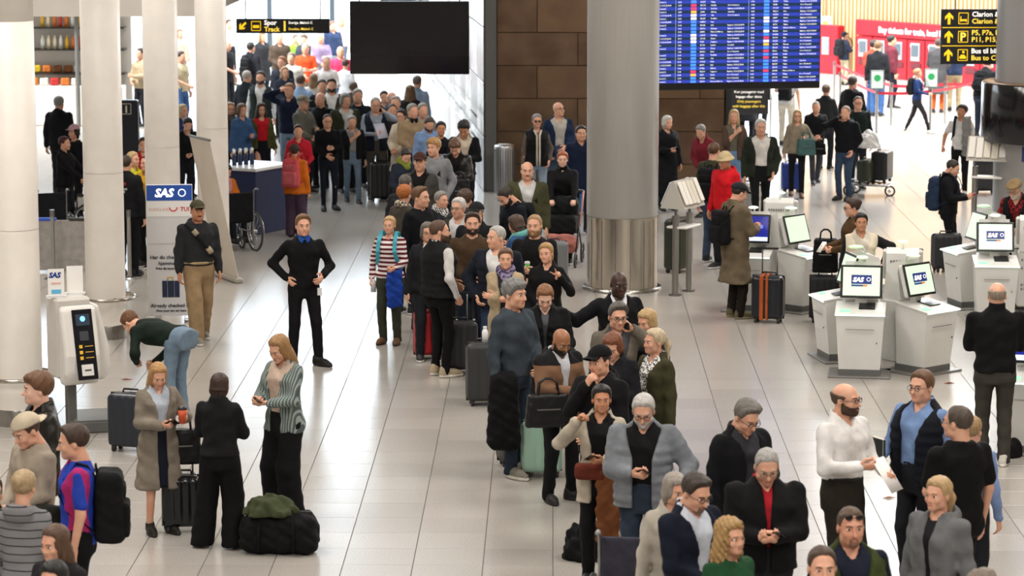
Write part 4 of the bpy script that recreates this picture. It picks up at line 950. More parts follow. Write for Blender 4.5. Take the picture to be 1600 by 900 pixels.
# ------------------------------------------------------------------ left: bag-tag kiosk, banners, counter, totem
g = at(112, 672); u = thing('bag_tag_kiosk', 'white two-sided bag tag kiosk on a grey post beside the weighing plate', 'kiosk', g, math.radians(30))
MB().box((0, 0, .34), (.10, .10, .66), .01).build('post', mat('#70706d', .45, .5), u); MB().box((0, .02, 1.01), (.38, .34, .86), .03).build('core', mat('#cfccc6', .4, kind='wear'), u)
for sd, nm in ((-1, 'front_pod'), (1, 'rear_pod')):
    b = MB(); yy = sd * .2; pr = [(yy, .54), (yy + sd * .13, .54), (yy + sd * .20, .66), (yy + sd * .20, .86), (yy + sd * .08, 1.34), (yy, 1.38)]
    b.prism(pr if sd > 0 else pr[::-1], 'x', -.20, .20) if sd < 0 else b.prism(pr[::-1], 'y', -.17, .23); o = b.build(nm, mat('#dedbd6', .35, kind='wear'), u); bv = o.modifiers.new('bevel', 'BEVEL'); bv.width = .045; bv.segments = 3; bv.limit_method = 'ANGLE'
    if sd < 0:
        a = math.atan2(.12, .48); p = thing('panel', None, None); [p.__delitem__(q) for q in list(p.keys())]; p.parent = o; p.location = (.03, -.352, 1.06); p.rotation_euler = (-a, 0, 0)
        MB().box((0, 0, 0), (.22, .012, .56), .004).build('black_panel', plastic('#14161d', .2), p); MB().box((0, -.0, -.36), (.22, .012, .2), .004).build('black_panel', plastic('#14161d', .2), p)
        MB().box((0, -.008, .17), (.15, .006, .12)).build('display', mat('#2a3440', .2, emit=.4), p); MB().ball((0, -.012, .18), (.03, .004, .03)).build('display_mark', mat('#6fb0ff', .3, emit=1.2), p); MB().box((0, -.008, .0), (.10, .008, .10), .004).build('reader', plastic('#3a3d44'), p)
        for i in range(3): MB().box((-.05, -.008, -.11 - i * .06), (.035, .006, .035)).build('yellow_icon', mat('#e3b32c', .5), p); MB().box((.04, -.008, -.11 - i * .06), (.09, .006, .008)).build('text_line', mat('#d9a83c', .5), p)
        MB().box((0, -.008, -.36), (.13, .014, .12), .005).build('printer_slot', plastic('#d8d6d2'), p); MB().box((0, -.017, -.36), (.07, .006, .012)).build('slot', BLACK, p)
for dx, dy, nm in ((-.06, -.1, 'SAS'), (.10, .12, '')):
    c = thing('sign_card', 'small white SAS card on top of the bag tag kiosk' if nm else 'plain white card standing behind on the bag tag kiosk', 'card', g + Vector((dx - .05, dy, 1.44)), math.radians(14)); MB().box((0, 0, .15), (.17, .008, .30)).build('card', mat('#eceae6', .4), c); MB().box((0, 0, .01), (.21, .06, .02)).build('card_foot', plastic('#d8d8d8'), c)
    if nm: text('lettering', 'SAS', .075, mat('#1d3a8c', .5), c, (-.075, -.006, .21), bold=.004, shear=.2); MB().box((0, -.006, .06), (.1, .004, .045)).build('blue_label', mat('#5fb4dc', .5), c); MB().box((0, -.006, .15), (.1, .004, .02)).build('pink_label', mat('#e2b7ac', .5), c)
sc2 = thing('weighing_plate', 'dark grey luggage weighing plate on the floor at the kiosk foot', 'scale', at(140, 672) + Vector((.05, .1, 0)), math.radians(14)); MB().box((0, .1, .06), (.56, .72, .12), .012).build('plate', mat('#5f605f', .5, kind='wear'), sc2); MB().box((0, .1, .125), (.5, .66, .012), .004).build('top_sheet', mat('#777876', .45, .5), sc2)

g = at(268, 500); zt = at_y(266, 288, g.y).z; bw_ = .60; bn = thing('banner_stand', 'white upright banner with blue SAS header and suitcase symbol', 'banner', g, math.radians(6))
MB().box((0, 0, zt / 2 + .03), (bw_, .03, zt - .06), .006).build('panel', mat('#d3d3d4', .4), bn); MB().box((0, -.018, zt - .11), (bw_ - .012, .006, .20)).build('blue_header', mat('#2356b4', .4), bn); MB().box((0, -.018, zt - .32), (bw_ - .012, .006, .20)).build('white_band', mat('#ecebea', .4), bn)
MB().box((-.18, 0, .02), (.1, .4, .04), .01).build('foot', STEEL, bn); MB().box((.22, 0, .02), (.1, .4, .04), .01).build('foot', STEEL, bn); MB().box((0, -.018, zt - .78), (bw_ - .02, .004, .004)).build('seam', plastic('#9a9a9a'), bn)
NAVY = mat('#12203f', .5); TXTD = mat('#23262e', .6)
text('lettering', 'SAS', .15, WTXT, bn, (-.19, -.0225, zt - .16), bold=.006, shear=.22); MB().ring((.165, -.022, zt - .11), .045, .007, 'y', 18, 5).build('ring_mark', WTXT, bn)
text('lettering', 'SUNCLASS', .055, mat('#d9a58e', .6), bn, (-.27, -.0225, zt - .345)); text('lettering', 'TUI', .075, mat('#d2232a', .5), bn, (.14, -.0225, zt - .35), bold=.002)
MB().tube([(.05 + .05 * math.cos(a), -.022, zt - .30 + .05 * math.sin(a)) for a in [math.pi + i * math.pi / 8 for i in range(9)]], .009, 5).build('smile_mark', mat('#d2232a', .5), bn)
for i, (t_, sz, zz) in enumerate((('Har du checket ind', .068, zt - .98), ('hjemmefra?', .068, zt - 1.06), ('Print dit bagagetag her', .042, zt - 1.12), ('Already checked in?', .066, zt - 1.62), ('Print your bag tag here', .042, zt - 1.68))): text('lettering', t_, sz, TXTD, bn, (0, -.0225, zz), align='CENTER', bold=.0015)
cs = MB()
for x in (-.08, .0, .08): cs.box((x, -.019, zt - 1.38), (.065 if x else .085, .006, .22), .002)
cs.build('suitcase_symbol', NAVY, bn); MB().tube([(-.04, -.02, zt - 1.27), (-.04, -.02, zt - 1.22), (.03, -.02, zt - 1.22), (.03, -.02, zt - 1.27)], .008, 5).build('symbol_handle', mat('#e0b43c', .5), bn)

g = at(357, 437); rb_ = thing('roll_up_banner', 'cream roll-up banner seen from behind, leaning, with grey support pole', 'banner', g, math.radians(-62))
tl_ = math.radians(11.5)
sh = MB(); sh.at((0, 0, .06), (tl_, 0, 0)); sh.box((0, 0, 1.02), (.80, .006, 2.04)); sh.build('sheet', mat('#efe4d6', .6, kind='wear'), rb_)
ph_ = MB(); ph_.at((0, 0, .06), (tl_, 0, 0)); ph_.box((.0, .006, 1.75), (.34, .004, .42)); ph_.build('faded_print', mat('#c3b7ae', .6), rb_)
ph2 = MB(); ph2.at((0, 0, .06), (tl_, 0, 0)); ph2.box((.1, .006, 1.12), (.2, .004, .14)); ph2.build('faded_red_print', mat('#dcb5a6', .6), rb_)
MB().box((0, 0, .04), (.86, .12, .08), .02).build('base_case', mat('#b9b3ab', .4, .6), rb_); pl = MB(); pl.at((0, 0, .06), (tl_, 0, 0)); pl.cyl((0, .03, 0), (0, .03, 2.03), .009, n=6); pl.box((0, 0, 2.05), (.82, .03, .03)); pl.build('support_pole', STEEL_D, rb_)

c0 = at(357, 372); c1 = at(411, 366); cn = thing('assistance_counter', 'navy blue service counter with white top behind the wheelchair', 'counter', ((c0.x + c1.x) / 2 + .03, c0.y + .85, 0), math.radians(-28))
MB().box((0, .1, .52), (.72, 1.0, 1.04), .01).build('body', mat('#1d2c54', .45), cn); MB().box((0, .1, 1.06), (.82, 1.12, .05), .008).build('top', mat('#eceff2', .3), cn)
cp_ = at_y(366, 196, c0.y + .7)
for i in range(4): bt = thing('counter_bottle', 'small navy bottle with silver cap, %s in the row on the counter' % ('first', 'second', 'third', 'last')[i], 'bottle', (cp_.x + i * .09 - .02, cp_.y + .1 + i * .06, 1.087), group='bottles on the counter'); MB().lathe([(0, 0), (.036, 0), (.036, .15), (.03, .18), (0, .18)], n=12).build('bottle_body', mat('#23355f', .3), bt); MB().lathe([(.03, .18), (.03, .25), (.012, .27), (0, .27)], n=12).build('cap', CHROME, bt)
g = at(201, 290); it = thing('information_totem', 'tall black information totem between the white columns', 'sign', g, 0)
zt = at_y(201, 156, g.y).z; MB().box((0, 0, zt / 2), (.42, .18, zt), .02).build('body', mat('#14171f', .35), it); fi = MB(); frame_icon(fi, 0, zt - .16, .17, .19, .01); o = fi.build('icon_frame', mat('#cfc9ba', .5), it); o.location = (0, -.062, 0); text('lettering', 'i', .19, mat('#e8dfc8', .5), it, (-.022, -.094, zt - .225), bold=.006)
g = at(790, 291); bn_ = thing('steel_bin', 'steel waste bin standing against the bronze wall', 'bin', (g.x, YB - .42, 0)); MB().lathe([(.19, 0), (.19, .86), (.175, .90), (.0, .90)], n=28).build('drum', steel('#c9ccd0', .35), bn_); MB().lathe([(.12, .905), (.12, .915), (0, .915)], n=20).build('lid', mat('#d8d8d8', .3), bn_)
for i in range(14):
    a = math.pi + i * math.pi / 13; o = MB().box((0, 0, .43), (.012, .006, .8)).build('rib', STEEL_D, bn_); o.location = (.192 * math.cos(a), .192 * math.sin(a), 0); o.rotation_euler = (0, 0, a + math.pi / 2)

# ------------------------------------------------------------------ stanchions and belts
def stanchion(label, px, py, h=1.0, top='#b8b8b6', group=None, plate=None, Y=None):
    g = at(px, py); t = thing('barrier_post', label, 'barrier post', g, 0, group)
    MB().lathe([(0, 0), (.16, 0), (.16, .012), (.05, .03), (.03, .035)], n=20).build('foot', STEEL, t); MB().cyl((0, 0, .03), (0, 0, h - .1), .03, n=14).build('pole', steel(top, .3), t); MB().cyl((0, 0, h - .1), (0, 0, h), .036, n=14).build('belt_head', steel('#8d8d8b', .35), t)
    if plate: MB().box((0, -.01, h + .22), (.3, .03, .42), .008).build('sign_frame', plastic('#5b6260'), t); MB().box((0, -.028, h + .22), (.26, .006, .37)).build('sign_plate', plastic('#b9c6bf'), t); MB().cyl((0, -.034, h + .26), (0, -.03, h + .26), .075, n=16).build('green_dot', mat('#1d8a4c', .5), t)
    return g
def belt(label, a, b, color, z=.93, group=None):
    d = b - a; mb = MB(); n = 8; L_ = d.length; vs = []; fs = []
    nrm = Vector((-d.y, d.x, 0)).normalized() * .0015
    for i in range(n + 1):
        t = i / n; sag = -.03 * math.sin(math.pi * t); p = a + d * t
        for q, zz in ((nrm, -.03), (nrm, .03), (-nrm, .03), (-nrm, -.03)): vs.append((p.x + q.x - a.x, p.y + q.y - a.y, z + sag + zz))
    for i in range(n):
        for j in range(4): fs.append((4 * i + j, 4 * i + (j + 1) % 4, 4 * i + 4 + (j + 1) % 4, 4 * i + 4 + j))
    mb.add(vs, fs); o = mb.build('barrier_belt', mat(color, .6), None, (a.x, a.y, 0)); return tag(o, label, 'barrier belt', group)
stanchion('steel barrier post standing behind the assistance staff member', 203, 435); stanchion('steel barrier post beside the navy counter', 398, 352)
A_ = stanchion('steel barrier post in front of the wheelchairs by the second column', 84, 435)
gp = at(57, 432); gq = at(132, 432); bp = thing('fabric_barrier', 'low grey fabric barrier panel with blue rail between the columns', 'barrier', at(93, 425), 0); wv_ = gq.x - gp.x
MB().box((0, 0, .40), (wv_ + .3, .03, .74), .008).build('fabric', mat('#a29d98', .8, kind='cloth'), bp); MB().box((-.2, 0, .78), (wv_ * .5, .045, .05), .008).build('blue_rail', mat('#2f56b8', .5), bp); MB().box((.3, 0, .78), (wv_ * .4, .045, .05), .008).build('dark_rail', mat('#2a2622', .5), bp)
P1 = [stanchion('grey queue post, %s' % l_, px, py, 1.0, '#bcbcba', 'queue posts by the ticket machines', pl) for (l_, px, py, pl) in (
    ('first from the departure board', 1303, 158, None), ('with a green round sign, in front of the red machines', 1369, 211, True), ('beside the post with the green sign', 1392, 198, None), ('with a green round sign, behind the walking woman', 1453, 208, True), ('between the walking woman and the black sign', 1476, 195, None), ('nearest the grey column', 1524, 190, None), ('behind the boy in the dark hoodie', 1312, 178, None))]
def pb(i): return P1[i]
for (a, b, l_) in ((0, 2, 'red queue belt running from the board towards the green-signed posts'), (2, 4, 'red queue belt passing behind the walking woman'), (4, 5, 'red queue belt ending at the post by the grey column'), (6, 1, 'lower red queue belt in front of the red machines'), (1, 3, 'red queue belt joining the two green-signed posts'), (3, 5, 'front red queue belt under the black sign')): belt(l_, pb(a), pb(b), '#b0142e', group='red queue belts')
# ------------------------------------------------------------------ luggage and things in hands
CASES = {}
def suitcase(label, px, py, yaw, color, size=(.45, .28, .66), handle=0.0, ribs=True, strap=None, tilt=0.0, rough=.35, pos=None, metal=0.0, hcol='#9a9a9a'):
    w, d, h = size; g = Vector((pos[0], pos[1], pos[2] if len(pos) > 2 else 0)) if pos else at(px, py)
    t = thing('suitcase', label, 'suitcase', g, math.radians(yaw)); t.rotation_euler = (math.radians(tilt), 0, math.radians(yaw))
    m = mat(color, rough, metal); z0 = .055
    key = ('shell', size)
    if key not in CASES:
        P, o, hh = grid((-w / 2, -d / 2, z0), (w / 2, d / 2, h), .021); r = .055
        q = [np.abs(P[0]) - f32(w / 2 - r), np.abs(P[1]) - f32(d / 2 - r), np.abs(P[2] - f32((h + z0) / 2)) - f32((h - z0) / 2 - r)]
        D = np.sqrt(sum(np.maximum(v, 0) ** 2 for v in q)) + np.minimum(np.maximum(np.maximum(q[0], q[1]), q[2]), 0) - f32(r)
        if True: D = D + f32(.004) * np.clip(np.sin(P[0] * f32(2 * math.pi / (w / 5))) * 3, -1, 1) * (np.abs(P[2] - f32((h + z0) / 2)) < h * .42)
        V, Q = nets(D, o, hh); CASES[key] = np_mesh('shell', V, Q, [m])
    sh = link('shell', CASES[key], t); sh.material_slots[0].link = 'OBJECT'; sh.material_slots[0].material = m
    MB().box((0, 0, (h + z0) / 2), (w + .006, .012, h - z0 + .006), .004).build('zip_seam', plastic('#1a1a1a'), t)
    for x in (-1, 1):
        for y in (-1, 1):
            o = MB().cyl((x * (w / 2 - .06) - .016, y * (d / 2 - .055), .03), (x * (w / 2 - .06) + .016, y * (d / 2 - .055), .03), .03, n=12).build('wheel', plastic('#161616', .5), t); MB().box((x * (w / 2 - .06), y * (d / 2 - .055), .055), (.05, .05, .04), .01).build('wheel_fork', plastic('#2a2a2a'), o)
    MB().tube([(-.09, d * .2, h - .004), (-.08, d * .2, h + .03), (.08, d * .2, h + .03), (.09, d * .2, h - .004)], .011).build('top_handle', plastic('#222222'), t)
    if handle:
        yh = d / 2 - .05; MB().tube([(-.10, yh, h - .02), (-.10, yh, h + handle), (.10, yh, h + handle), (.10, yh, h - .02)], .010).build('pull_handle', mat(hcol, .3, .8), t); MB().box((0, yh, h + handle), (.23, .03, .03), .01).build('pull_grip', plastic('#1d1d1d'), t)
    if strap: MB().box((-.07, 0, (h + z0) / 2), (.05, d + .022, h - z0 + .022), .004).build('strap', cloth(strap), t); MB().box((.0, 0, (h + z0) / 2), (.03, d + .022, h - z0 + .022), .004).build('strap', cloth(strap), t)
    return t
SOFT = {}
def soft_box(name, w, d, h, r, col, parent, loc=(0, 0, 0), taper=.0, fold=.006, res=.016, bulge=.2, rot=None):
    key = (w, d, h, r, taper, fold, res)
    if key not in SOFT:
        P, o, hh = grid((-w / 2 - .02, -d / 2 - .02, -.01), (w / 2 + .02, d / 2 + .02, h + .02), res); k = 1 - f32(taper) * P[2] / f32(h)
        q = [np.abs(P[0] / k) - f32(w / 2 - r), np.abs(P[1] / k) - f32(d / 2 - r), np.abs(P[2] - f32(h / 2)) - f32(h / 2 - r)]
        D = np.sqrt(sum(np.maximum(v, 0) ** 2 for v in q)) + np.minimum(np.maximum(np.maximum(q[0], q[1]), q[2]), 0) - f32(r)
        D = D + f32(fold) * (np.sin(P[0] * 31 + P[2] * 17) * np.sin(P[2] * 39 + P[1] * 23 + 1) + .5 * np.sin(P[0] * 63 + P[1] * 50) * np.sin(P[2] * 70))
        V, Q = nets(D, o, hh); SOFT[key] = np_mesh(name, V, Q, [mat('#222222')])
    o = link(name, SOFT[key], parent, loc); o.material_slots[0].link = 'OBJECT'; o.material_slots[0].material = col if isinstance(col, bpy.types.Material) else cloth(col)
    if rot: o.rotation_euler = rot
    return o
def backpack(info, label, col='#17181b', size=(.31, .17, .46), pocket=None, front=False):
    s = info['s']; w, d, h = size; yb = info['B'][4] + info['th'] - .022
    base = info['tp'](0, yb + d / 2, 1.42 - h); t = thing('backpack', label, 'backpack', info['W'](base)); lr = math.atan2(info['Rt'][2, 1], info['Rt'][2, 2]); t.rotation_euler = (lr, 0, info['yaw']); 
    b = soft_box('pack_body', w, d, h, .06, col, t, taper=.16); soft_box('front_pocket', w * .78, .07, h * .48, .03, pocket or col, t, (0, d / 2 - .005, .04), fold=.004); soft_box('top_pocket', w * .62, .05, h * .22, .022, pocket or col, t, (0, d / 2 - .022, h * .60), fold=.003)
    MB().tube([(-.04, -d / 2 + .03, h - .02), (-.03, -d / 2 + .02, h + .04), (.03, -d / 2 + .02, h + .04), (.04, -d / 2 + .03, h - .02)], .009, 6).build('top_loop', cloth(col), t)
    D = yb * 2 + .03
    for sx in (-1, 1):
        x = sx * .095; pts = [(x * .8, -d / 2 + .01, h - .03), (x, -d / 2 - .04, h + .05), (x * 1.05, -d / 2 - D * .5, h + .075), (x * 1.1, -d / 2 - D + .03, h - .04), (x * 1.15, -d / 2 - D - .01, h - .16), (x * 1.35, -d / 2 - D * .75, h - .30), (x * 1.6, -d / 2 - D * .35, h - .36), (x * 1.4, -d / 2 + .01, .08)]
        mb = MB(); vs = []; fs = []
        for i, p in enumerate(pts): vs += [(p[0] - .024, p[1], p[2]), (p[0] + .024, p[1], p[2]), (p[0] + .024, p[1] + .006, p[2] + .008), (p[0] - .024, p[1] + .006, p[2] + .008)]
        for i in range(len(pts) - 1):
            for j in range(4): fs.append((4 * i + j, 4 * i + (j + 1) % 4, 4 * i + 4 + (j + 1) % 4, 4 * i + 4 + j))
        mb.add(vs, fs); mb.build('shoulder_strap', cloth(col), t)
    return t
def handbag(label, loc, yaw, col, size=(.36, .13, .26), handles=.18, name='handbag', strap=None, shiny=False, flap=False):
    w, d, h = size; t = thing(name, label, 'bag', loc, math.radians(yaw)); m = mat(col, .45, kind='leather') if shiny else cloth(col)
    b = soft_box('bag_body', w, d, h, .035, m, t, taper=.12, fold=.004, res=.014)
    if handles:
        for y in (-d * .3, d * .3): MB().tube([(-w * .22, y, h - .02), (-w * .19, y * .6, h + handles * .7), (-w * .08, y * .4, h + handles), (w * .08, y * .4, h + handles), (w * .19, y * .6, h + handles * .7), (w * .22, y, h - .02)], .010, 6).build('handle', m, t)
    MB().box((0, -d / 2 - .001, h * .55), (w * .5, .008, .012)).build('zip', mat('#8c8a86', .3, .8), b)
    return t
def in_hand(info, side): return info['hands'][side]
def phone(info, side, label, col='#121316'):
    p, f, n, t_ = in_hand(info, side); o = MB().box((0, 0, 0), (.075, .010, .155), .003).build('smartphone', plastic(col, .2)); tag(o, label, 'phone')
    u = (f * .7 + t_ * .3).normalized(); nn = (n - u * n.dot(u)).normalized(); x = nn.cross(u); M = Matrix((x, nn, u)).transposed().to_4x4(); M.translation = p + u * .02 - nn * .0; o.matrix_world = M
    return o
def paper(info, side, label, col='#ece9e4', size=(.21, .30)):
    p, f, n, t_ = in_hand(info, side); mb = MB(); vs = []; fs = []; nx = 6
    for i in range(nx + 1):
        for z in (0, 1):
            x = (i / nx - .5) * size[0]; vs.append((x, .012 * math.sin(i * 1.1) + z * .004, (z - .35) * size[1]))
    for i in range(nx): fs.append((2 * i, 2 * i + 2, 2 * i + 3, 2 * i + 1))
    mb.add(vs, fs, True); o = mb.build('paper_sheet', mat(col, .8)); sm_ = o.modifiers.new('thickness', 'SOLIDIFY'); sm_.thickness = .002; tag(o, label, 'paper'); o.location = p + f * .05; o.rotation_euler = (math.radians(-35), 0, info['yaw'] + .3); return o
def cup(info, side, label, col='#c9512b', lid='#1c1c1c', name='paper_cup', h=.13, r=.042):
    p, f, n, t_ = in_hand(info, side); o = thing(name, label, 'cup' if 'cup' in name else 'drink can', p - Vector((0, 0, h * .4))); MB().lathe([(0, 0), (r * .78, 0), (r, h), (r * .9, h), (0, h * .98)], n=16).build('cup_body', mat(col, .5), o)
    MB().lathe([(r * 1.04, h - .005), (r * 1.04, h + .008), (r * .85, h + .022), (0, h + .022)], n=16).build('lid', mat(lid, .4), o); return o
def wheel(parent, c, R, spokes=12, rim=True, name='wheel'):
    o = MB().ring(c, R, .018, 'x', 30, 6).build(name, plastic('#3a3a3a', .6), parent)
    if rim: MB().ring((c[0] + (.035 if c[0] > 0 else -.035), c[1], c[2]), R * .9, .010, 'x', 30, 6).build('hand_rim', CHROME, o); MB().ring(c, R * .93, .012, 'x', 30, 5).build('rim', CHROME, o)
    sp = MB(); sp.cyl((c[0] - .03, c[1], c[2]), (c[0] + .03, c[1], c[2]), .03, n=10)
    for i in range(spokes): a = i * 2 * math.pi / spokes; sp.tube([c, (c[0], c[1] + R * .92 * math.cos(a), c[2] + R * .92 * math.sin(a))], .0035, 4)
    sp.build('spokes', CHROME, o); return o
def wheelchair(label, loc, yaw, back='#1c1d22', frame='#9a9a98'):
    t = thing('wheelchair', label, 'wheelchair', loc, math.radians(yaw)); fm = mat(frame, .3, .9)
    for sx in (-1, 1):
        x = sx * .23; wheel(t, (sx * .30, .12, .30), .295)
        MB().tube([(x, .20, .12), (x, .22, .48), (x, .25, .95), (x, .34, .99)], .014).build('back_post', fm, t); MB().tube([(x, .32, .985), (x, .40, .99)], .018).build('push_grip', plastic('#8d8d8d'), t)
        MB().tube([(x, .22, .30), (x, -.26, .30), (x, -.34, .12)], .012).build('side_tube', fm, t); MB().tube([(x, .24, .70), (x, -.12, .70), (x, -.16, .48)], .012).build('arm_tube', fm, t); MB().box((x, .03, .72), (.06, .34, .035), .012).build('arm_pad', plastic('#1b1b1b', .6), t)
        MB().box((x * 1.02, .04, .58), (.008, .32, .2)).build('side_guard', plastic('#c9c6c2'), t); w_ = wheel(t, (x, -.22, .09), .085, 5, False, 'caster'); MB().tube([(x, -.22, .09), (x, -.24, .28)], .012).build('caster_fork', fm, w_)
        MB().box((sx * .11, -.40, .10), (.16, .14, .015), .005).build('foot_plate', plastic('#2a2a2a'), t)
    soft_box('seat', .44, .42, .06, .025, back, t, (0, .0, .45), fold=.003); soft_box('backrest', .45, .05, .46, .022, back, t, (0, .235, .47), fold=.003)
    return t
def heap(name, label, cat, loc, r, col, seed=1, res=.014, amp=.02, fr=24):
    P, o, hh = grid((-r[0] - .03, -r[1] - .03, 0), (r[0] + .03, r[1] + .03, r[2] + .03), res); d = ell(P, (0, 0, 0), r); d = d + f32(amp) * (np.sin(P[0] * fr + seed) * np.sin(P[1] * fr * 1.2 + P[2] * fr * .6) + .6 * np.sin(P[0] * fr * 1.9 + P[2] * fr * 1.6 + seed * 2) * np.sin(P[1] * fr * 2.2))
    d = np.maximum(d, -P[2]); V, Q = nets(d, o, hh); ob = link(name, np_mesh(name, V, Q, [col if isinstance(col, bpy.types.Material) else cloth(col)]), None, loc); return tag(ob, label, cat)
def duffel(label, px, py, yaw, col='#121214', size=(.66, .32, .32), pos=None):
    g = pos or at(px, py); t = thing('duffel_bag', label, 'bag', g, math.radians(yaw)); soft_box('bag_body', size[0], size[1], size[2], .12, col, t, fold=.012, taper=.1)
    for x in (-.15, .15): MB().tube([(x, -size[1] / 2 - .012, .04), (x, -size[1] / 2 - .01, size[2] * .7), (x * .8, -.05, size[2] + .05), (x * .8, .05, size[2] + .05), (x, size[1] / 2 + .01, size[2] * .7), (x, size[1] / 2 + .012, .04)], .014, 6).build('strap', cloth('#0e0e10'), t)
    MB().box((0, -.01, size[2] + .004), (size[0] * .8, .014, .01)).build('zip', plastic('#3a3a3a'), t); return t
# ------------------------------------------------------------------ the people, nearest first
BRN = '#4b3423'; DKB = '#2a1d15'; BLK = '#141011'; BLD = '#b8935f'; LBL = '#d0b283'; GRY = '#8d8a86'; LGR = '#b9b6b1'; AUB = '#6e3d22'; RED_H = '#a8582c'
JN = '#404c5c'; LJN = '#7a8da2'; DJN = '#232c3b'; BK = '#121214'; NV = '#1a2233'; CH = '#2c2d31'; OLV = '#3f4230'; TAN = '#a88c66'; CRM = '#cfc5b4'; WHT = '#dcdad6'
SB = ('sneaker', '#1a1a1a', '#1a1a1a'); SW = ('sneaker', '#d8d4cc', '#efece6'); SD = ('dress', '#17130f', '#111111'); BT = ('boot', '#6b4a2c', '#3a2a1c'); SG = ('sneaker', '#8a8478', '#d9d5cc')
WALK = ((-.09, .24, 4), (.09, -.22, 4)); WALK2 = ((-.09, -.22, 4), (.09, .24, 4)); WIDE = ((-.17, .02, 14), (.17, -.02, 14)); LEATHER = mat('#16140f', .42, kind='leather')
p = person
# left foreground
p('young man with brown fringe in black leather jacket beside the leftmost column', 58, 583, 1.83, -62, hair=('mop', '#6d4a30'), top=('jacket', LEATHER), inner=BK, skin='pale', hy=-12, opn=.04, lod=0)
i_ = p('man in backwards cream cap and cream sweatshirt, head bowed', 32, 650, 1.80, -48, hair=('crew', BRN), hat=('capback', '#c9bba4'), top=('sweater', '#a89c8c'), hp=24, R='fr', L='fr', w=1.06, bot=('trousers', OLV))
tag(soft_box('shoulder_bag', .3, .14, .3, .05, '#20221b', None, i_['W'](i_['tp'](.30, -.1, .80)), fold=.008), 'dark green bag hanging at the cream sweatshirt man', 'bag')
i_ = p('young man in blue and pink football shirt with big black backpack', 110, 664, 1.80, -82, hair=('quiff', '#3f2b1d'), top=('tee', mat('#2740a8', .8, kind='stripes', c2='#a8286a', freq=4.2, axis=0, duty=.62)), hp=8, R='dn', L='dn', bot=('baggy', '#131417'))
backpack(i_, 'big black backpack on the young man in the football shirt', '#101113', (.36, .24, .54))
p('blonde woman with hair bun from behind in grey striped hoodie', 38, 735, 1.70, 168, sex='f', hair=('bun', '#b39a74'), top=('hoodie', mat('#7d7d80', .85, kind='stripes', c2='#232326', freq=17, duty=.86)), hp=6)
p('girl with long brown hair at the bottom left, glancing left', 82, 822, 1.68, -28, sex='f', hair=('long', '#5d4331'), top=('jacket', '#211f22'), hp=8, hy=-8)
p('person with black hair at the very bottom left edge', 82, 878, 1.66, -20, sex='f', hair=('bob', '#0f0d0e'), top=('jacket', BK))
i_ = p('person in brown jacket cut by the left edge', -14, 745, 1.60, 40, sex='f', hair=('bob', BRN), top=('jacket', '#3f342a'))
# three women with luggage
i_ = p('blonde woman in long grey coat with phone and orange cup', 250, 562, fy=832, yaw=28, sex='f', hair=('long', '#b58a55'), top=('coat', '#837a6e'), inner='#b9c2cf', hp=24, hy=-6, R='ph', L=(.20, .26, 1.20, (.7, -.5, -1), 'hold', (1, 0, 0)), bot=('skirt', '#161b28'), shoe=SD, opn=.045)
phone(i_, 'R', 'black smartphone in the hand of the grey coat woman'); cup(i_, 'L', 'orange paper coffee cup held by the grey coat woman')
i_ = p('dark-haired woman from behind in black jacket and wide black trousers', 346, 583, fy=856, yaw=172, sex='f', hair=('bob', '#3b281f'), top=('jacket', '#17181a', .93), bot=('wide', '#0d0d0f'), shoe=SW, R='ph', L='ph', feet=((-.12, .0, 6), (.2, .02, 55)), w=1.05, hp=10)
i_ = p('smiling blonde woman in green striped shirt looking at her phone', 430, 527, 1.76, yaw=-38, sex='f', hair=('long', '#a27a4c'), top=('overshirt', mat('#4e5a58', .85, kind='stripes', c2='#8d9894', freq=46, axis=0, duty=.5), .84), inner='#c9b3a2', hp=26, R='ph', L='ph2', bot=('wide', '#0d0e11'), shoe=SB, opn=.06)
phone(i_, 'R', 'black smartphone held by the striped shirt woman')
duffel('black duffel bag on the floor with a green jacket on it', 437, 862, -4, '#0f1012', (.72, .36, .36))
heap('folded_jacket', 'crumpled olive green jacket lying on the black duffel bag', 'jacket', at(425, 862) + Vector((0, .0, .34)), (.24, .19, .16), '#41482f', 2)
suitcase('dark blue hard suitcase beside the bending person', 203, 704, -18, '#20252f', (.40, .26, .60), rough=.3)
suitcase('glossy black hard suitcase behind the grey coat woman', 285, 830, 6, '#14171a', (.36, .24, .52), rough=.2, handle=.25)
g = at(287, 826); handbag('black leather tote bag standing on the glossy black suitcase', (g.x, g.y, .60), 10, '#0f0f11', (.36, .16, .32), .2, 'tote_bag', shiny=True)
p('person in dark green sweater and blue jeans bending over a suitcase', 0, 0, 1.72, -122, pos=tuple(at(281, 662)[:2]), hair=('short', '#6b4526'), top=('sweater', '#17241d', .94), lean=84, hp=60, R=(.16, .46, .62, (.4, -.3, .8), 'grip', (1, 0, 0)), L=(.14, .48, .66, (.4, -.3, .8), 'grip', (1, 0, 0)), bot=('jeans', '#75899c'), shoe=SW)
i_ = p('man in olive cap and grey hoodie striding in beige cargo trousers', 312, 313, fy=532, yaw=22, hair=('crew', BRN), hat=('cap', '#4d4836'), top=('hoodie', '#2a2c2e', .94), beard=('moustache', '#4a3020'), skin='tan', hy=-2, bot=('baggy', '#9b8262'), shoe=SG, feet=WALK, w=1.06)
b = MB(); tp_ = i_['tp']; y_ = -(i_['B'][5] + .055)
b.tube([tp_(-.15, y_ * .2, 1.47), tp_(-.10, y_ * .92, 1.40), tp_(.0, y_ * 1.05, 1.27), tp_(.10, y_ * 1.0, 1.14), tp_(.17, y_ * .4, 1.06)], .028, 6); o = b.build('sling_strap', cloth('#1b1c1e'), i_['root']); o.scale = (i_['s'],) * 3
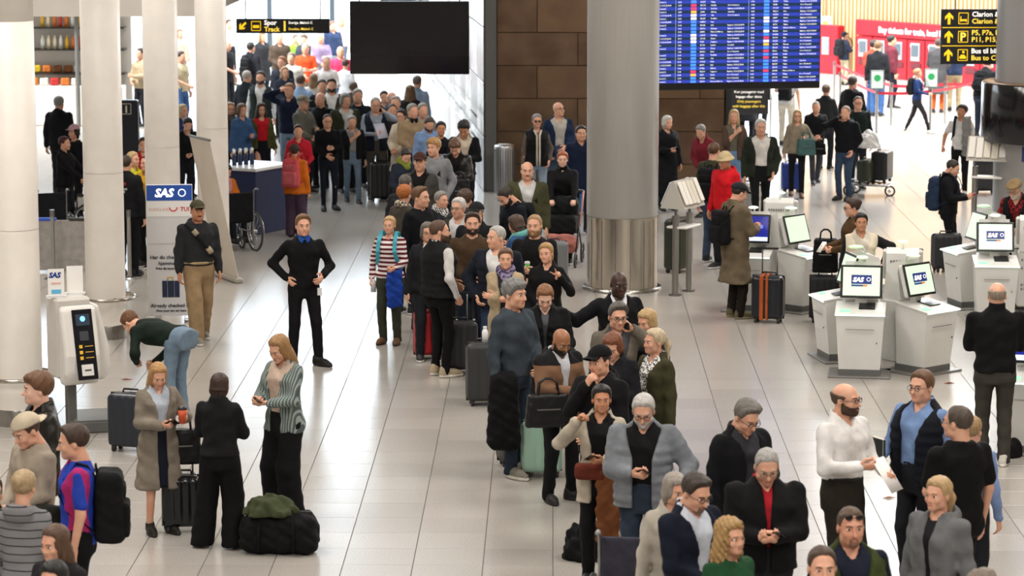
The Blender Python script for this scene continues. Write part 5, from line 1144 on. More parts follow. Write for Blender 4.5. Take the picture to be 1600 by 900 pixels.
b = MB(); b.tube([tp_(-.105, y_ * .97, 1.405), tp_(-.06, y_ * 1.04, 1.35)], .034, 6); b.tube([tp_(.07, y_ * 1.07, 1.185), tp_(.115, y_ * 1.02, 1.12)], .036, 6); o = b.build('strap_pad', cloth('#b5a88e'), i_['root']); o.scale = (i_['s'],) * 3
b = MB(); b.ring((0, 0, .985), .178, .018, 'z', 24, 6); o = b.build('belt', cloth('#b59f78'), i_['root']); o.scale = (i_['s'] * 1.02, i_['s'] * .76, i_['s'])
i_ = p('man in black sweater with blue collar standing hand on hip', 476, 335, fy=570, yaw=14, hair=('quiff', '#7a5838'), top=('sweater', '#0d0d10'), R='hip', L=(.19, .20, 1.06, (.9, -.8, -.4), 'relax', (.8, -.5, 0)), bot=('trousers', '#0e0e11'), shoe=SD, collar='#2456b0', feet=((-.14, .0, 8), (.16, .06, 38)))
b = MB(); b.box((.17, -.13, .90), (.055, .008, .09), .002); o = b.build('id_badge', plastic('#d8dcdc'), i_['root'])

# queue, front part
i_ = p('woman in red and white striped sweater with turquoise backpack straps', 610, 337, fy=537, yaw=-14, sex='f', hair=('short', '#c6a274'), top=('sweater', mat('#e4dcd8', .85, kind='stripes', c2='#5e1f2c', freq=18, duty=.5)), R=(.25, .03, .90, (.5, -1, 0), 'hold', (1, 0, 0)), L='ho', bot=('trousers', '#3c4034'), shoe=BT, w=1.05)
backpack(i_, 'turquoise backpack worn by the striped sweater woman', '#4fb0c4', (.28, .15, .42)); p4, f4, n4, t4 = i_['hands']['R']; o = MB().lathe([(0, 0), (.034, 0), (.034, .13), (.02, .16), (0, .16)], n=14).build('white_can', plastic('#c9ccd0')); o.location = p4 - Vector((0, 0, .1)); tag(o, 'pale grey can in the hand of the striped sweater woman', 'can')
q = i_['hands']['L'][0]; jk = soft_box('draped_jacket', .20, .15, .50, .07, '#1f46a8', None, (q.x + .06, q.y + .1, q.z - .50), fold=.014); tag(jk, 'bright blue jacket draped over the striped sweater woman arm', 'jacket')
i_ = p('man in black quilted vest and white sleeves turned to the right', 686, 343, fy=588, yaw=128, hair=('crew', '#5a4030'), top=('vest', '#17181a', .90), inner='#dedcda', hy=-28, bot=('slim', '#0c0c0e'), shoe=('sneaker', '#b9a98c', '#ece8e0'), R=(.24, .08, .92, (.6, -1, 0), 'grip', (1, 0, 0)), L='fr', opn=.0, beard=('beard', '#5a4030'), w=1.08)
suitcase('bright red hard suitcase behind the vest man', 672, 560, 10, '#a3141f', (.40, .26, .60), rough=.4)
suitcase('dark grey suitcase with extended handle right of the vest man', 718, 583, 8, '#2c2d30', (.42, .27, .62), handle=.32, rough=.5)
suitcase('tall charcoal suitcase with a white bottle on its lid', 758, 632, 8, '#2a2b2d', (.42, .28, .70), rough=.5)
g = at(758, 632); o = thing('white_bottle', 'small white bottle on top of the tall charcoal suitcase', 'bottle', (g.x, g.y, .70)); MB().lathe([(0, 0), (.035, 0), (.035, .12), (.02, .15), (0, .15)], n=14).build('bottle_body', plastic('#e4e6e8'), o); MB().lathe([(.022, .15), (.022, .18), (0, .18)], n=12).build('cap', plastic('#c9ccd0'), o)
i_ = p('bearded man in brown ribbed sweater with a silver neck chain', 738, 332, 1.84, 4, hair=('quiff', '#3d2a1e'), top=('sweater', '#4a3826'), beard=('beard', '#33231a'), R='fr', L=(.10, .24, 1.14, (.8, -.3, -1), 'hold', (1, 0, 0)), w=1.08, bot=('jeans', DJN)); cup(i_, 'L', 'green drink can held by the brown sweater man', '#3f8f3a', '#c9c9c9', 'drink_can', .12, .032)
i_ = p('grey-haired man in navy quilted jacket and white shirt looking left', 775, 353, 1.83, -18, hair=('receding', LGR), top=('puffer', '#171c28'), inner='#e2e2e2', hy=-32, R=(.22, .10, .98, (1, -.5, 0), 'relax', (1, 0, 0)), L='dn', w=1.08, bot=('jeans', '#2b3a52'))
i_ = p('woman in beige trench coat and purple patterned scarf', 790, 388, 1.70, -8, sex='f', hair=('pony', '#6b4a33'), top=('coat', '#b3a184'), scarf=mat('#3a3050', .8, kind='blotch', c2='#8a7f9c', freq=26), R='fo', L='fo', inner='#2a2a2e', hy=10, opn=.035)
i_ = p('man in black t-shirt with short fair hair holding a can', 835, 335, 1.84, -12, hair=('crew', '#a5835a'), top=('sweater', '#101012'), R='fr', L='ph', beard=('beard', '#9a7650'), w=1.08); cup(i_, 'L', 'green drink can held by the black t-shirt man', '#4f9a3a', '#c9c9c9', 'drink_can', .12, .032)
i_ = p('young blonde woman in black jacket making a V sign', 852, 380, 1.68, -10, sex='f', hair=('pony', '#b08a58'), top=('jacket', '#0e0e10'), L='vee', R='fr', hy=-8, hr=-5)
i_ = p('man with tousled grey hair in slate sweater, coat over his arm', 803, 437, fy=742, yaw=48, hair=('mop', '#7d7c7b'), top=('sweater', '#3b444d'), R='dn', L='fr', bot=('jeans', '#2c3645'), shoe=SG, hy=4, w=1.02, feet=((-.10, .05, 5), (.10, -.10, 5)))
q = i_['hands']['R'][0]; jk = soft_box('draped_coat', .34, .28, .78, .1, '#0c0c0f', None, (q.x + .03, q.y + .02, q.z - .58), fold=.009, taper=.2); tag(jk, 'long black coat hanging over the grey-haired man arm', 'coat')
suitcase('grey soft suitcase behind the man with tousled grey hair', 806, 726, 12, '#55544f', (.38, .26, .62), rough=.7)
suitcase('mint green hard suitcase behind the bald man with laptop bag', 846, 744, 6, '#9fc4b2', (.40, .26, .56), rough=.4)
i_ = p('woman in black quilted jacket with grey hood looking down', 852, 449, 1.77, 2, sex='f', hair=('bun', '#8a5c38'), top=('puffer', '#101114'), inner='#55575a', hp=28, R='pk', L='ho', skin='pale', w=1.1, opn=.015)
g = i_['hands']['L'][0]; handbag('dark shoulder bag beside the black quilted jacket woman', (g.x + .06, g.y + .1, g.z - .22), 15, '#1a1c1a', (.30, .16, .26), 0)
i_ = p('bald man in brown and black windbreaker looking at his phone', 872, 508, fy=782, yaw=32, hair=None, skin='#9a6c4c', top=('hoodjacket', mat('#7a5b45', .8, kind='stripes', c2='#141316', freq=.64, duty=.845)), inner='#c9ccd2', hp=26, R='ph', L='fr', bot=('trousers', '#131416'), shoe=SB, beard=('beard', '#1f1612'), feet=((-.12, .0, 10), (.14, .02, 35)), w=1.08, opn=.03)
phone(i_, 'R', 'black smartphone held by the bald windbreaker man'); q = i_['W'](i_['tp'](-.22, -.20, .80)); handbag('black leather laptop bag hanging from the bald man shoulder', (q.x - .02, q.y - .04, q.z), 12, '#0f0f11', (.44, .10, .32), .14, 'laptop_bag', shiny=True)
i_ = p('tall man in black overcoat and tie with arm stretched out', 968, 424, 1.81, 10, hair=None, skin='dark', top=('coat', '#0d0e12'), inner=mat('#dfe0e4', .8), R='pt', L='dn', hy=4, hp=8, opn=.03)
b = MB(); b.prism([(-.022, 1.46), (.022, 1.46), (.014, 1.425), (.034, 1.12), (0, 1.08), (-.034, 1.12), (-.014, 1.425)], 'y', -.15, -.135); o = b.build('tie', cloth('#5a5d6a'), i_['root']); o.scale = (i_['s'],) * 3
i_ = p('man with grey side-parted hair and glasses holding phone to ear', 966, 474, 1.78, 14, hair=('part', '#55504b'), glasses='dark', top=('jacket', '#6d675c'), inner='#4a4c50', L='ear', R='fr', hp=8); phone(i_, 'L', 'smartphone at the ear of the grey-haired man with glasses')
p('blonde woman partly hidden behind the phone man', 1008, 485, 1.68, -40, sex='f', hair=('bob', '#c0a070'), top=('jacket', '#26262a'), hp=14)
i_ = p('blonde woman with ponytail in olive jacket and white lace blouse', 1022, 514, 1.69, -52, sex='f', hair=('pony', '#cdbb9c'), top=('midcoat', '#3d3b26', .80), inner=mat('#e6e4e0', .8, kind='blotch', c2='#33333a', freq=60), R='fr', L='dn', hy=-8, bot=('jeans', DJN), w=1.05)
i_ = p('woman with straight auburn hair in dark padded jacket reading', 955, 524, 1.74, -18, sex='f', hair=('bob', '#7a4426'), top=('puffer', '#15161b'), hp=26, R='fr', L='ph'); paper(i_, 'L', 'folded white slip in the auburn woman hand', size=(.10, .14))
i_ = p('man in black cap and black jacket with hand at his chin', 935, 541, 1.80, -28, hair=('crew', DKB), hat=('cap', '#0c0c0e'), top=('hoodjacket', '#0e0e11'), R='ch', L='fr', hy=-10, hp=6)
i_ = p('dark-haired woman in cream jacket with red belt bag, anxious look', 940, 602, 1.68, -10, sex='f', hair=('bun', '#1d1411'), skin='tan', top=('midcoat', '#bdb3a2', .72), inner='#0f0f11', R=(.19, .16, 1.44, (.8, -.2, -1), 'hold', (1, .4, 0)), L='ph', bot=('trousers', BK), shoe=SB, hy=14, opn=.06); phone(i_, 'L', 'dark camera-like phone in the cream jacket woman hand')
q = i_['W'](i_['tp'](-.06, -.20, .95)); bb = soft_box('belt_bag', .26, .09, .14, .035, '#6a2f24', None, q, fold=.003); bb.rotation_euler = (0, 0, i_['yaw']); tag(bb, 'rust red belt bag on the cream jacket woman', 'bag')
q = i_['W'](i_['tp'](.10, -.20, .40)); bb = soft_box('brown_scarf', .20, .07, .66, .03, mat('#7a4a2c', .85, kind='cloth'), None, q, fold=.014); bb.rotation_euler = (0, 0, i_['yaw']); tag(bb, 'long brown scarf hanging from the cream jacket woman arm', 'scarf')
i_ = p('white-haired bearded man in light grey quilted jacket with phone', 1005, 620, 1.78, -6, hair=('short', '#c4c1bd'), beard=('beard', '#c9c6c2'), glasses='dark', top=('puffer', '#80858c'), inner='#0d0d0f', hp=22, R='ph', L=(.34, .22, 1.02, (.7, -.6, -.4), 'grip', (0, 0, -1)), bot=('jeans', '#2e3848'), w=1.1, belly=.05, opn=.075); phone(i_, 'R', 'smartphone held by the white-haired bearded man')
p('older woman with short grey hair behind the navy jacket man', 1058, 742, 1.66, 16, sex='f', hair=('bob', '#9d948a'), top=('jacket', '#b9b2a6'), hp=10, hy=14)
p('man in navy jacket with glasses and stubble, head bowed, bottom centre', 1095, 744, 1.80, 40, hair=('quiff', '#3a3029'), glasses='dark', top=('jacket', '#141a2a'), inner='#cfd6e2', hp=22, R='fr', L='fr', beard=('goatee', '#7d6658'), w=1.06)
i_ = p('grey-haired man with glasses in black blazer looking down at phone', 1174, 630, 1.82, 36, hair=('part', '#6f6a64'), glasses='dark', top=('blazer', '#0f1014'), inner='#33343a', hp=28, R='dn', L='ph', w=1.08); phone(i_, 'L', 'smartphone in a dark case held by the blazer man')
i_ = p('older man in black zip jacket and red polo collar typing on phone', 1200, 705, 1.80, 4, hair=('crew', '#a9a6a2'), glasses='thin', top=('jacket', '#0f1012'), inner='#a81f2a', hp=24, R='ph', L='ph2', w=1.16, belly=.05, opn=.012); phone(i_, 'R', 'black smartphone held by the man with red polo collar')
p('smiling woman with long wavy blonde hair in green sweater, bottom edge', 1142, 812, 1.68, 36, sex='f', hair=('longcurly', '#b08c58'), top=('sweater', '#1f4a2c'), hy=4)
i_ = p('bald bearded man in white shirt and glasses holding papers', 1322, 598, 1.86, 40, hair=('fringe', '#5a4636'), beard=('beard', '#4a3424'), glasses='dark', top=('shirt', '#f0eeec'), R=(.10, .26, 1.16, (.8, -.3, -1), 'hold', (.5, -.5, .6)), L='ho', bot=('trousers', '#2a251f'), w=1.06, hy=18); paper(i_, 'L', 'stack of white papers held by the white shirt man')
b = MB(); b.ring((0, 0, 1.035), .165, .014, 'z', 24, 6); o = b.build('belt', LEATHER, i_['root']); o.scale = (i_['s'] * 1.0, i_['s'] * .73, i_['s'])
i_ = p('man in navy quilted vest and blue shirt with glasses facing left', 1440, 579, 1.84, -42, hair=('short', '#6a4a32'), glasses='thin', top=('vest', '#12161f', .86), inner='#7a96c4', R='ho', L='dn', w=1.08, belly=.05, opn=.07); q = i_['hands']['R'][0]; o = thing('notebook', 'dark notebook in the vest man hand', 'notebook', q + Vector((-.03, 0, .03)), math.radians(30)); MB().box((0, 0, .05), (.03, .15, .21), .004).build('cover', plastic('#1b2526', .5), o); MB().box((-.004, -.002, .05), (.02, .145, .215)).build('pages', plastic('#d9d2c2', .7), o)
p('man in black t-shirt seen from behind with short grey-brown hair', 1497, 633, 1.86, -150, hair=('crew', '#4f4238'), glasses='thin', top=('tee', '#0c0c0e', .80), w=1.14, hy=22, R='dn', L='fr', bot=('trousers', BK), belly=.03)
p('person in blue shirt hidden behind the black t-shirt man', 1519, 650, 1.60, 150, hair=('short', '#a88a62'), top=('shirt', '#7f97c4'))
p('blonde woman with ponytail in grey hoodie turned left', 1466, 746, 1.72, -40, sex='f', hair=('pony', '#c2a274'), top=('hoodie', '#6d6f71'), w=1.15, hy=-4, inner='#1c1c1f', opn=.015)
p('man with sunglasses on his head in green padded vest', 1330, 792, 1.80, 8, hair=('crew', '#5a4634'), glasses='up', top=('vest', '#39431f'), inner='#1a2032', beard=('goatee', '#8a6650'), opn=.06, w=1.1, skin='#d19a80')
p('balding man with only his head showing at the bottom edge', 1285, 854, 1.80, 4, hair=('receding', '#4a3628'), top=('jacket', BK))
p('grey-haired head just peeping over the bottom edge at right', 1540, 888, 1.80, 100, hair=('receding', '#7c6f64'), top=('jacket', BK))
i_ = p('bald man from behind in black sweater at the right kiosks', 1551, 440, fy=727, yaw=176, hair=('fringe', '#9a8c7c'), top=('turtle', '#0d0d10'), R='ph', L='ph', bot=('jeans', '#3f3c36'), shoe=SW, w=1.14)
heap('string_bag', 'small black bag on the floor beside the bald man from behind', 'bag', at(1580, 722) + Vector((.05, .25, 0)), (.10, .10, .2), '#0e0e10', 3, amp=.012)
g = at(990, 828, .93); wheelchair('empty wheelchair with purple-grey backrest at the bottom centre', (g.x, g.y, 0), 172, '#3b3a46')
i_ = None
# dark bags on the floor at the cream jacket woman's feet
heap('black_rucksack', 'black rucksack with loose straps on the floor by the wheelchair', 'bag', at(915, 872), (.20, .18, .32), '#0f0f12', 5, amp=.02)

# queue, middle part
p('young man in black sweater in profile with swept brown hair', 658, 292, 1.86, 48, hair=('quiff', '#6a4a30'), top=('sweater', '#0d0f15'), w=1.06, hy=8)
p('person with curly ginger hair in a checked scarf', 632, 290, 1.73, 150, sex='f', hair=('curly', '#b5682c'), top=('jacket', '#4a443c'), scarf=mat('#c8bca8', .8, kind='check', c2='#3a342e', freq=30))
i_ = p('man from behind with cropped grey hair and dark rucksack', 633, 272, 1.72, 165, hair=('crew', '#5d5650'), top=('jacket', '#23242a')); backpack(i_, 'dark rucksack on the cropped grey hair man', '#1c1e20')
p('man in maroon cap and grey overshirt facing front', 656, 239, 1.82, -6, hair=('short', BRN), hat=('cap', '#4a2e26'), top=('overshirt', '#4a4846'), inner=BK)
i_ = p('fair curly-haired young man in light grey hoodie', 677, 217, 1.84, -12, hair=('curly', '#b48a55'), top=('hoodie', '#84868a'), hy=-14, L='pk'); backpack(i_, 'black backpack on the light grey hoodie man', '#15161a')
p('woman in dark jacket and green scarf looking down', 636, 234, 1.70, 20, sex='f', hair=('short', '#2d211a'), top=('jacket', '#222a38'), scarf='#7d8a2c', hp=34, R='fr', L='fr')
i_ = p('boy in black leather jacket with bowed head', 710, 220, 1.76, -8, hair=('mop', '#6a4a34'), top=('jacket', LEATHER), inner=BK, hp=34, R='fr', L='ph'); q = i_['hands']['L'][0]; handbag('shiny black carrier bag carried by the leather jacket boy', (q.x + .12, q.y - .02, q.z - .45), 10, '#101114', (.34, .14, .42), .1, 'carrier_bag', shiny=True)
p('young man in black jacket, cream top and neck headphones', 724, 191, 1.80, -4, hair=('curly', '#1c1512'), skin='tan', top=('jacket', '#101114'), inner='#cfc3ae', hp=26, L='ph', R='fr', opn=.07, bot=('trousers', '#14151a'))
p('woman with short grey hair and black-white scarf in profile', 690, 299, 1.68, 36, sex='f', hair=('short', '#8d877e'), top=('jacket', '#1f232b'), scarf=mat('#e0e0e0', .8, kind='check', c2='#1c1c1f', freq=46), hy=8)
p('elderly white-haired man with glasses looking left', 716, 309, 1.78, -12, hair=('short', '#cfccc8'), glasses='thin', top=('jacket', '#3a3a30'), inner='#d8d8d8', hy=-14)
p('person with curly brown hair behind the elderly man', 727, 297, 1.72, 160, hair=('curly', '#4a3424'), top=('jacket', '#3b3d40'))
i_ = p('man in black cap and glasses behind the brown sweater man', 744, 317, 1.80, -10, hair=('short', GRY), hat=('cap', '#1c1c1e'), glasses='dark', top=('jacket', '#15171c')); backpack(i_, 'black rucksack on the black cap man', '#121316')
p('woman with grey hair and glasses peering out beside the vest man', 668, 348, 1.68, 8, sex='f', hair=('bob', '#6d675f'), glasses='dark', top=('jacket', '#1d1e22'))
p('woman with wavy brown bob and teal scarf turned away left', 802, 337, 1.68, -120, sex='f', hair=('bob', '#4c382a'), top=('jacket', '#2f4f7a'), scarf='#6fb3b0', hp=20)
i_ = p('bearded man stooping left with a black backpack', 782, 296, 1.80, -52, hair=('crew', '#2c2119'), beard=('beard', '#1f1713'), top=('sweater', '#151a24'), lean=18, hp=26, R='fr', L='fr'); backpack(i_, 'black backpack on the stooping bearded man', '#14161a')
i_ = p('balding man in olive jacket with black rucksack straps', 824, 252, 1.84, 2, hair=('fringe', '#6d5c4e'), beard=('moustache', '#6d5c4e'), top=('jacket', '#4a4a34'), inner='#d2d2d2', opn=.05, L='dn', R='dn', w=1.1); backpack(i_, 'dark rucksack on the balding olive jacket man', '#16181b')
i_ = p('red-haired woman in black turtleneck pushing the pram', 879, 237, 1.69, 0, sex='f', hair=('pony', RED_H), top=('turtle', '#0e0e11'), R='pu', L='pu', w=1.16, skin='pale')
g = at(881, 413); st = thing('pram', 'black pram with hood and salmon pink lining', 'pram', g, math.radians(-8))
for sx in (-1, 1):
    wheel(st, (sx * .24, .30, .15), .14, 8, False); wheel(st, (sx * .22, -.32, .11), .10, 8, False); MB().tube([(sx * .24, .30, .15), (sx * .23, -.05, .55), (sx * .21, -.32, .11)], .014).build('leg_tube', plastic('#1d1d1f'), st); MB().tube([(sx * .23, -.05, .55), (sx * .24, .25, .85), (sx * .24, .42, 1.06)], .014).build('handle_tube', mat('#c98a80', .4), st)
MB().tube([(-.24, .42, 1.06), (0, .46, 1.08), (.24, .42, 1.06)], .016).build('handle_bar', plastic('#1a1a1a'), st); soft_box('carrycot', .44, .62, .30, .08, '#17181a', st, (0, -.02, .48)); soft_box('lining', .38, .08, .16, .03, '#c98378', st, (0, -.33, .34)); hd = soft_box('hood', .46, .44, .36, .14, '#15171a', st, (0, -.02, .68)); soft_box('basket', .40, .5, .2, .05, '#b77468', st, (0, 0, .2))
suitcase('light grey suitcase standing by the pram', 866, 442, 20, '#8b8d90', (.38, .25, .60), rough=.4)
p('woman with short grey hair and sunglasses in black fleece-trimmed vest', 839, 178, 1.72, 8, sex='f', hair=('short', '#8f8d8b'), glasses='sun', top=('vest', '#17181a'), inner='#6a5f54', bot=('jeans', '#8ea3b6'), R='dn', L='pk', opn=.012, lod=1, key='fleece')
i_ = INFO['fleece']; y_ = -(i_['B'][5] + .075); b = MB()
for x_ in (-.024, .024): b.tube([i_['tp'](x_ * 2.6, y_ * .55, 1.47), i_['tp'](x_, y_ * .93, 1.38), i_['tp'](x_, y_ * 1.0, 1.2), i_['tp'](x_, y_ * .98, 1.0), i_['tp'](x_, y_ * .98, .86)], .016, 6)
o = b.build('fleece_trim', cloth('#d8cfc0'), i_['root']); o.scale = (i_['s'],) * 3
p('bald man with glasses in open blue jacket gazing right', 872, 159, 1.84, 14, hair=None, glasses='dark', top=('jacket', '#1d2f4d'), inner='#c3beb6', hy=24, hp=-8, L='fr', R='pk', bot=('jeans', '#3f4f64'), opn=.075, lod=1)
p('person in navy coat half hidden by the steel column', 908, 196, 1.76, 10, hair=('short', '#30241b'), top=('midcoat', '#15203a'))
suitcase('blue suitcase beside the steel column left edge', 905, 335, 5, '#2f5f98', (.40, .26, .62), rough=.4)
suitcase('black suitcase of the couple by the bronze wall', 868, 292, 5, '#22252b', (.42, .27, .62), handle=.3)
q = at(812, 278); handbag('blue-grey shoulder bag beside the fleece vest woman', (q.x, q.y, .62), 0, '#3c5872', (.3, .16, .36), .1)

# middle distance, left of the queue
p('woman in headphones and black sleeveless top in the queue', 689, 190, 1.73, -10, sex='f', hair=('bun', '#17110f'), top=('sweater', '#14171f'), hy=18, skin='tan')
p('bearded man in pale blue shirt looking down', 672, 184, 1.71, 20, hair=('short', '#4f463f'), beard=('beard', '#5a4c42'), top=('shirt', '#7f9cc8'), hp=28)
p('grey-haired man in tan pullover looking right', 645, 162, 1.84, 22, hair=('short', '#8f8a82'), top=('sweater', '#a18a6c'), collar='#16161a', hy=12, R='fr', L='fr', w=1.08)
p('dark-haired woman with glasses in long cream cardigan', 627, 171, 1.68, -28, sex='f', hair=('bun', '#231815'), glasses='dark', top=('coat', '#cdbfa8', .6), R='fr', L='fr')
i_ = p('grey-haired man in navy vest on the phone with a paper', 587, 152, 1.84, 14, hair=('receding', '#b3aea8'), glasses='thin', top=('vest', '#1b2230'), inner='#9aa6b6', L='ear', R='ph', bot=('trousers', '#55504a'), hp=6, opn=.045); paper(i_, 'R', 'white sheet held by the navy vest man', '#c9cbe0'); phone(i_, 'L', 'phone at the ear of the navy vest man')
suitcase('tall black suitcase beside the navy vest man', 597, 314, 4, '#14151a', (.42, .28, .70), handle=.2)
i_ = p('man in glasses and black pullover walking with a folded paper', 513, 178, fy=328, yaw=12, hair=('crew', '#3a2e26'), glasses='dark', top=('sweater', '#0e0f13'), R='fr', L='ph', bot=('slim', '#171d2a'), shoe=('boot', '#12161e'), feet=((-.10, .10, 6), (.12, .02, 20)))
p('silver-haired man in black jacket and blue jeans striding', 551, 180, fy=318, yaw=12, hair=('short', '#a5a29e'), top=('jacket', '#101114'), inner='#8d8d8f', R='sh', L='dn', bot=('jeans', '#6c7f94'), shoe=('sneaker', '#1c2430', '#e4e4e4'), feet=WALK2, hp=6)
p('woman in red jacket with short dark hair', 468, 194, fy=345, yaw=2, sex='f', hair=('short', '#3a221a'), top=('jacket', '#c22032'), R='fr', L='ho', bot=('slim', '#1a2338'), shoe=SB)
i_ = p('person in orange jacket and grey cap from behind', 462, 226, fy=370, yaw=165, sex='f', hair=('short', '#3b2a1e'), hat=('beanie', '#4a3f3a'), top=('hoodjacket', '#d2701c'), bot=('baggy', '#4c3a4c'), shoe=('boot', '#5a4c3a'), R='dn', L='fr', w=1.1); backpack(i_, 'coral pink backpack on the person in orange', '#d2555c', (.30, .17, .46), '#c8646a')
p('woman with long curly hair in red top and olive jacket', 410, 161, fy=302, yaw=18, sex='f', hair=('longcurly', '#3f2c20'), glasses='dark', top=('jacket', '#55552f'), inner='#d0202c', bot=('skirt', '#14171f'), shoe=('sneaker', '#3a6ab0', '#e8e8e8'), opn=.08, feet=WALK)
p('woman in glasses and checked scarf beside the far column', 360, 160, 1.68, 18, sex='f', hair=('long', '#a5805a'), glasses='dark', top=('jacket', '#4a4644'), scarf='#6a665f')
p('man in navy jacket with hand raised to his face', 452, 130, 1.86, -10, hair=('short', '#a5764c'), top=('jacket', '#161d35'), R='he', L='pk', bot=('jeans', '#7c8fa4'))
p('man in beige flat cap and grey jacket seen sideways', 474, 150, 1.78, 55, hair=('short', LGR), hat=('cap', '#8d8672'), top=('jacket', '#6f6f66'), R='fr', L='ph')
p('bald man in black sweater turned to the left', 500, 144, 1.80, -26, hair=('fringe', '#b3aaa0'), top=('sweater', '#121318'), w=1.12)
p('man with long grey hair in dark olive jacket', 540, 146, 1.82, 22, hair=('bob', '#8d8a86'), top=('jacket', '#34382a'), inner='#d2d2d2', hy=10, w=1.1)
p('grey-haired man in dark pullover behind the olive jacket man', 559, 139, 1.84, 12, hair=('short', '#9c9a97'), top=('sweater', '#1b1f29'))
p('man in dark padded vest and white sleeves', 407, 111, 1.86, -6, hair=('short', '#4a3a2e'), beard=('beard', '#4a3a2e'), top=('vest', '#26302e'), inner='#e2e4e4', bot=('jeans', '#566880'), opn=.045)
p('man with dark hair in brown jacket and white shirt, centre back', 518, 123, 1.84, 4, hair=('quiff', '#33241b'), beard=('beard', '#33241b'), top=('jacket', '#3d332a'), inner='#e8e8e8')
p('young dark-haired man in black sweater beside the brown jacket man', 503, 124, 1.78, 12, hair=('short', '#2c2420'), top=('sweater', '#1a1c22'))
